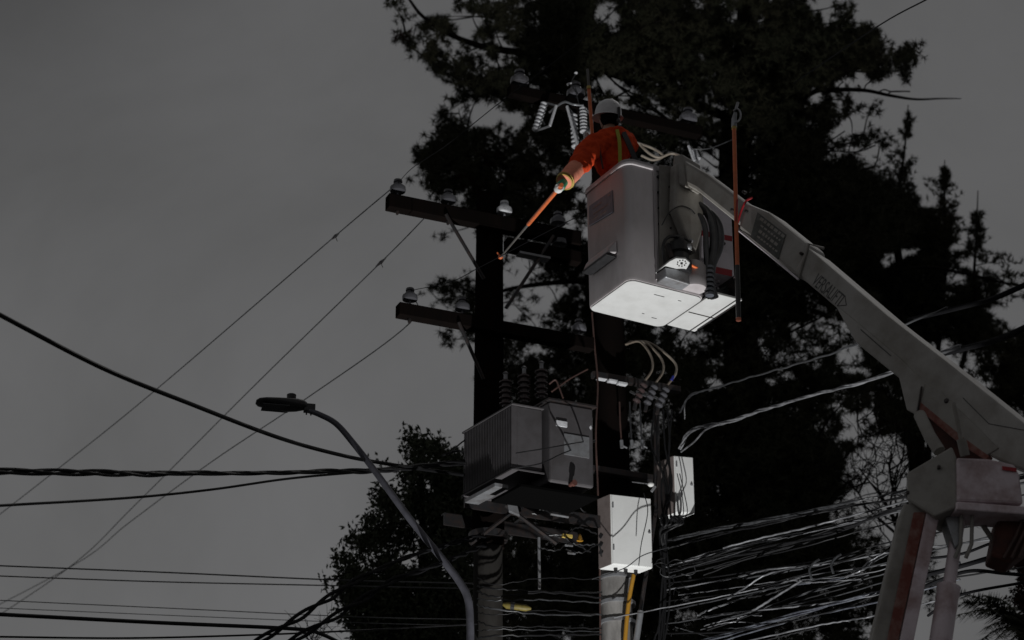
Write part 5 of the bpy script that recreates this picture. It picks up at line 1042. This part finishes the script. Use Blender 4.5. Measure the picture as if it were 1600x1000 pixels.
# --- 4. spired evergreens at the right
def spire(label, apex, base_y, halfw, Y, n_, lean=0, extra=()):
    xb = apex[0] + lean; xh = {1419: 1412, 1476: 1420, 1528: 1428}[apex[0]]
    t_ = thing('spire_tree', label, 'tree', (P(xh - 30, 1000, Y).x, Y, 0), 'spired evergreens at the right')
    X = []; Yy = []
    for k in range(n_):
        f = random.random() ** .8; y = apex[1] + (base_y - apex[1]) * f; wdt = halfw * (.10 + .9 * f) * (.45 + .85 * abs(math.sin(f * 13 + apex[0])))
        sg_ = random.choice((-1, 1)); f2 = f; L_s = wdt * random.uniform(.8, 1.7); sl_ = random.uniform(.6, 1.6)
        for q_ in range(5):
            u_s = (q_ + random.random()) / 5; X.append(apex[0] + lean * f + sg_ * L_s * u_s + random.gauss(0, 1.5)); Yy.append(y - L_s * u_s * sl_ * .8 + random.gauss(0, 1.5))
    for e_ in extra:
        for k in range(int(math.pi * e_[2] * e_[3] * .026 * e_[4])):
            a_ = random.random() * 6.28; r_ = math.sqrt(random.random()); X.append(e_[0] + e_[2] * r_ * math.cos(a_)); Yy.append(e_[1] + e_[3] * r_ * math.sin(a_))
    X = np.array(X); Yy = np.array(Yy); g = in_gap(X, Yy); X, Yy = X[~g], Yy[~g]
    c_ = to3d(X, Yy, Y + rng.normal(size=len(X)) * .4)
    idx_ = rng.choice(len(c_), min(90, len(c_)), replace=False)
    grow('s', [(P(xh - 30, 1000, Y).x, Y, 0), P(xh - 22, 1000, Y), P(xh, 900, Y), P(xh + 22, 800, Y), P(xh * .5 + xb * .5 + 8, 650, Y), P(xb, base_y + 60, Y), P(xb, base_y, Y), P(apex[0] + lean * .4, (apex[1] + base_y) / 2, Y), P(apex[0], apex[1] - 12, Y)], (.09, .008), [Vector(c_[i]) for i in idx_], t_, r0=.016)
    ax_ = np.tile(np.array([[0, 0, 1.0]]), (len(c_), 1)); leafmesh('crown', 'leaf', c_, 16, .10, .014, t_, axis=ax_, spread=1.1)
spire('tallest leftmost spired evergreen under the bare dead branch', (1419, 176), 300, 21, 35, 46, -15, ((1395, 275, 26, 14, .8), (1400, 290, 44, 14, 1.4), (1440, 288, 26, 8, .8), (1465, 283, 12, 6, .6), (1400, 330, 60, 40, 2.0), (1350, 320, 60, 40, 2.2), (1330, 390, 70, 50, 2.2), (1400, 400, 50, 40, 1.2)))
spire('middle spired evergreen at the right, second in height', (1476, 262), 370, 19, 35.6, 52, 0, ((1455, 295, 20, 6, .6), (1440, 345, 24, 20, 1.2), (1475, 345, 24, 26, 1.4), (1440, 380, 50, 30, 1.4), (1440, 430, 70, 30, 1.2), (1430, 480, 70, 40, 2.0), (1470, 440, 50, 40, 1.6), (1390, 460, 60, 40, 2.0)))
spire('shortest rightmost spired evergreen near the right edge', (1528, 310), 430, 15, 36, 48, -6, ((1505, 352, 10, 12, .7), (1520, 400, 18, 26, .8), (1545, 405, 30, 12, .7), (1570, 410, 18, 12, .9), (1590, 412, 10, 8, .5), (1545, 440, 24, 14, .7), (1575, 462, 18, 10, .8), (1600, 455, 12, 12, .8), (1480, 500, 60, 34, 1.7), (1520, 515, 36, 26, 1.6), (1545, 470, 16, 8, .6), (1500, 450, 30, 14, .9)))
t5 = thing('conifer_tree', 'dark bushy conifer cut by the right edge above the boom', 'tree', (P(1590, 600, 33).x, 33, 0), 'trees beyond the poles')
T5 = [(1560, 560, 30, 20, .8), (1590, 590, 30, 40, 1.5), (1575, 610, 24, 24, 1.2), (1555, 545, 20, 10, .6), (1540, 580, 24, 8, .5), (1620, 560, 40, 50, 1.4), (1590, 640, 24, 14, 1.0), (1520, 575, 24, 16, .9), (1575, 480, 26, 10, .6), (1590, 530, 24, 12, .7), (1600, 430, 20, 8, .6), (1560, 520, 16, 8, .4)]
C = sample(T5, 32, 34, per=.018, seed=41); idx = rng.choice(len(C), 50, replace=False)
grow('t5', [(P(1660, 600, 33).x, 33, 0), P(1650, 700, 33), P(1630, 560, 33)], (.2, .05), [Vector(C[i]) for i in idx], t5, r0=.04)
leafmesh('crown', 'leaf', C, 26, .14, .017, t5)
MB().tube(crv([P(1360, 450, 34), P(1400, 425, 34), P(1450, 418, 34), P(1510, 428, 34), P(1560, 440, 34), P(1600, 448, 34)]), .022, 6).build('branch', 'bark', t5, smooth=60)

# --- 5. small broadleaf tree, lower left
T6 = [(648, 676, 7, 10, .7), (650, 700, 18, 22, .8), (672, 705, 22, 18, .8), (640, 715, 24, 10, .6), (598, 720, 12, 7, .5), (606, 716, 18, 6, .4), (680, 730, 40, 22, 1.1), (640, 745, 30, 14, .9), (700, 720, 30, 14, .8), (727, 690, 8, 16, .5), (600, 790, 22, 16, 1.0), (590, 775, 14, 8, .8), (640, 790, 40, 26, 1.1), (690, 770, 44, 30, 1.4), (720, 740, 26, 30, 1.4),
      (560, 845, 14, 10, .8), (555, 832, 10, 6, .5), (580, 845, 26, 16, 1.0), (590, 820, 20, 14, 1.1), (620, 835, 34, 24, 1.0), (680, 830, 46, 40, 1.5), (720, 820, 26, 60, 1.6), (570, 880, 24, 14, 1.0), (538, 880, 8, 16, .6), (530, 870, 6, 8, .6), (540, 905, 16, 12, .7), (520, 915, 14, 8, .7), (530, 930, 16, 12, 1.0), (560, 920, 34, 22, 1.2), (600, 900, 40, 26, 1.1), (640, 880, 40, 26, 1.0),
      (600, 950, 50, 30, 1.4), (560, 960, 26, 24, 1.2), (650, 940, 60, 40, 1.5), (700, 920, 40, 60, 1.6), (620, 1000, 60, 24, 1.6), (700, 990, 50, 40, 1.6), (575, 995, 24, 14, 1.0)]
t6 = thing('broadleaf_tree', 'small leafy tree behind the curved lamp arm at lower left', 'tree', (P(660, 900, 27).x, 27, 0), 'trees beyond the poles')
C = sample(T6, 25.6, 28.4, per=.020, sp=10, seed=51, thr=.38)
idx = rng.choice(len(C), 220, replace=False); tx6 = P(665, 900, 27).x
grow('t6', [(tx6, 27, 0), (tx6, 27, 5), P(665, 960, 27), P(660, 800, 27), P(655, 700, 27)], (.14, .02), [Vector(C[i]) for i in idx], t6, r0=.03)
leafmesh('crown', 'leaf2', C, 9, .085, .018, t6, flat=True)

# --- 6. bare tangled tree between the dark tree and the elbow
t7 = thing('bare_tree', 'bare twiggy tree silhouetted left of the truck\'s elbow box', 'tree', (P(1385, 1000, 30).x, 30, 0))
mb = MB()
def twig(p, d, L, r_, lev):
    pts_ = [p]; q = p.copy(); dd_ = d.copy()
    for i in range(5):
        dd_ = (dd_ + Vector((random.gauss(0, .22), random.gauss(0, .22), random.gauss(0, .2)))).normalized(); q = q + dd_ * L / 5; pts_.append(q.copy())
    mb.tube(pts_, [r_ * (1 - .12 * i) for i in range(6)], 5)
    if lev:
        for k in range(3 if lev > 1 else 4):
            i = random.randint(1, 5); twig(pts_[i], (dd_ + Vector((random.gauss(0, .8), random.gauss(0, .6), random.gauss(.1, .6)))).normalized(), L * random.uniform(.5, .8), r_ * .62, lev - 1)
r0_ = P(1408, 840, 30)
MB().tube([(P(1385, 1000, 30).x, 30, 0), P(1388, 1000, 30), P(1404, 900, 30), r0_], [.10, .06, .055, .05], 10).build('trunk', 'bark', t7, smooth=60)
for dx, dz in ((-.5, 1), (.2, 1), (-.1, 1), (.5, .9), (-.8, .7), (-.3, 1), (0.1, 1)):
    twig(r0_, Vector((dx, random.uniform(-.2, .2), dz)).normalized(), random.uniform(.9, 1.4), .024, 3)
for x, y in ((1405, 880), (1340, 640), (1365, 640), (1400, 650), (1330, 700)): twig(P(x, y, 30.4), Vector((random.gauss(0, .4), 0, -1 if y < 720 else 1)).normalized(), .9, .015, 2)
mb.build('branches', 'bark', t7)
# small twiggy shrub at bottom left
t8 = thing('bare_shrub', 'leafless twig tip poking up at the bottom left beside the drooping cable', 'shrub', (P(488, 1000, 24).x, 24, 0))
mb = MB(); r8 = P(488, 1010, 24); mb.tube([(r8.x, 24, 0), r8], [.05, .02], 8)
for k in range(7): twig(r8, Vector((random.gauss(0, .45), 0, 1)).normalized(), .35, .006, 1)
mb.build('twigs', 'bark', t8)

# --- 7. palm at lower right
t9 = thing('palm_tree', 'palm with dark drooping fronds at the lower right corner', 'palm', (P(1600, 1000, 26).x, 26, 0))
pc = P(1608, 985, 26); MB().tube([(pc.x, 26, 0), (pc.x + .05, 26, 4), pc], [.2, .17, .14], 14).build('trunk', 'bark', t9, smooth=60)
def frond(end, bow, w_=.16, m='leaf'):
    mb_ = MB(); A_ = pc; E_ = end; path = crv([A_, A_.lerp(E_, .5) + Z * bow, E_], 14); mb_.tube(path, [.015 - .0004 * i for i in range(len(path))], 5)
    for i, p_ in enumerate(path):
        d_ = (path[min(i + 1, len(path) - 1)] - path[max(i - 1, 0)]).normalized(); s_ = d_.cross(Z).normalized(); f = 1 - abs(i / len(path) - .4) * .9
        for sg_ in (-1, 1):
            for j in range(2):
                dr = (s_ * sg_ * 1.0 + d_ * .8 + Z * random.uniform(-.9, .5)).normalized(); L = w_ * f * random.uniform(.8, 1.2) * 1.6
                q = p_ + d_ * .02 * j; mb_.add([q - d_ * .012, q + d_ * .012, q + dr * L - Z * .03], [(0, 1, 2)])
    mb_.build('frond', m, t9)
for (x, y, Y), bow in (((1500, 926, 25.4), .10), ((1498, 960, 25.0), .15), ((1520, 1010, 25.2), .12), ((1540, 930, 26.6), .12), ((1555, 1000, 24.8), .1), ((1650, 920, 26.5), .2), ((1700, 960, 26), .2), ((1540, 980, 25.2), .1), ((1510, 940, 25.8), .12), ((1570, 960, 25), .05), ((1530, 950, 25.3), .06), ((1565, 1020, 25), .06)):
    frond(P(x, y, Y), bow)
t10 = thing('leafy_shrub', 'brownish leafy growth at the right edge above the palm', 'shrub', (P(1605, 900, 28).x, 28, 0))
C = sample([(1602, 870, 18, 20, .8), (1606, 940, 20, 26, 1.0), (1592, 850, 8, 8, .5), (1612, 900, 14, 40, 1.0)], 27.5, 28.5, per=.03, sp=8, seed=61, gapfree=False)
MB().tube([(P(1625, 900, 28).x, 28, 0), P(1625, 980, 28), P(1612, 870, 28)], [.08, .05, .02], 8).build('stem', 'bark', t10)
leafmesh('foliage', 'browned', C, 9, .09, .018, t10, flat=True)
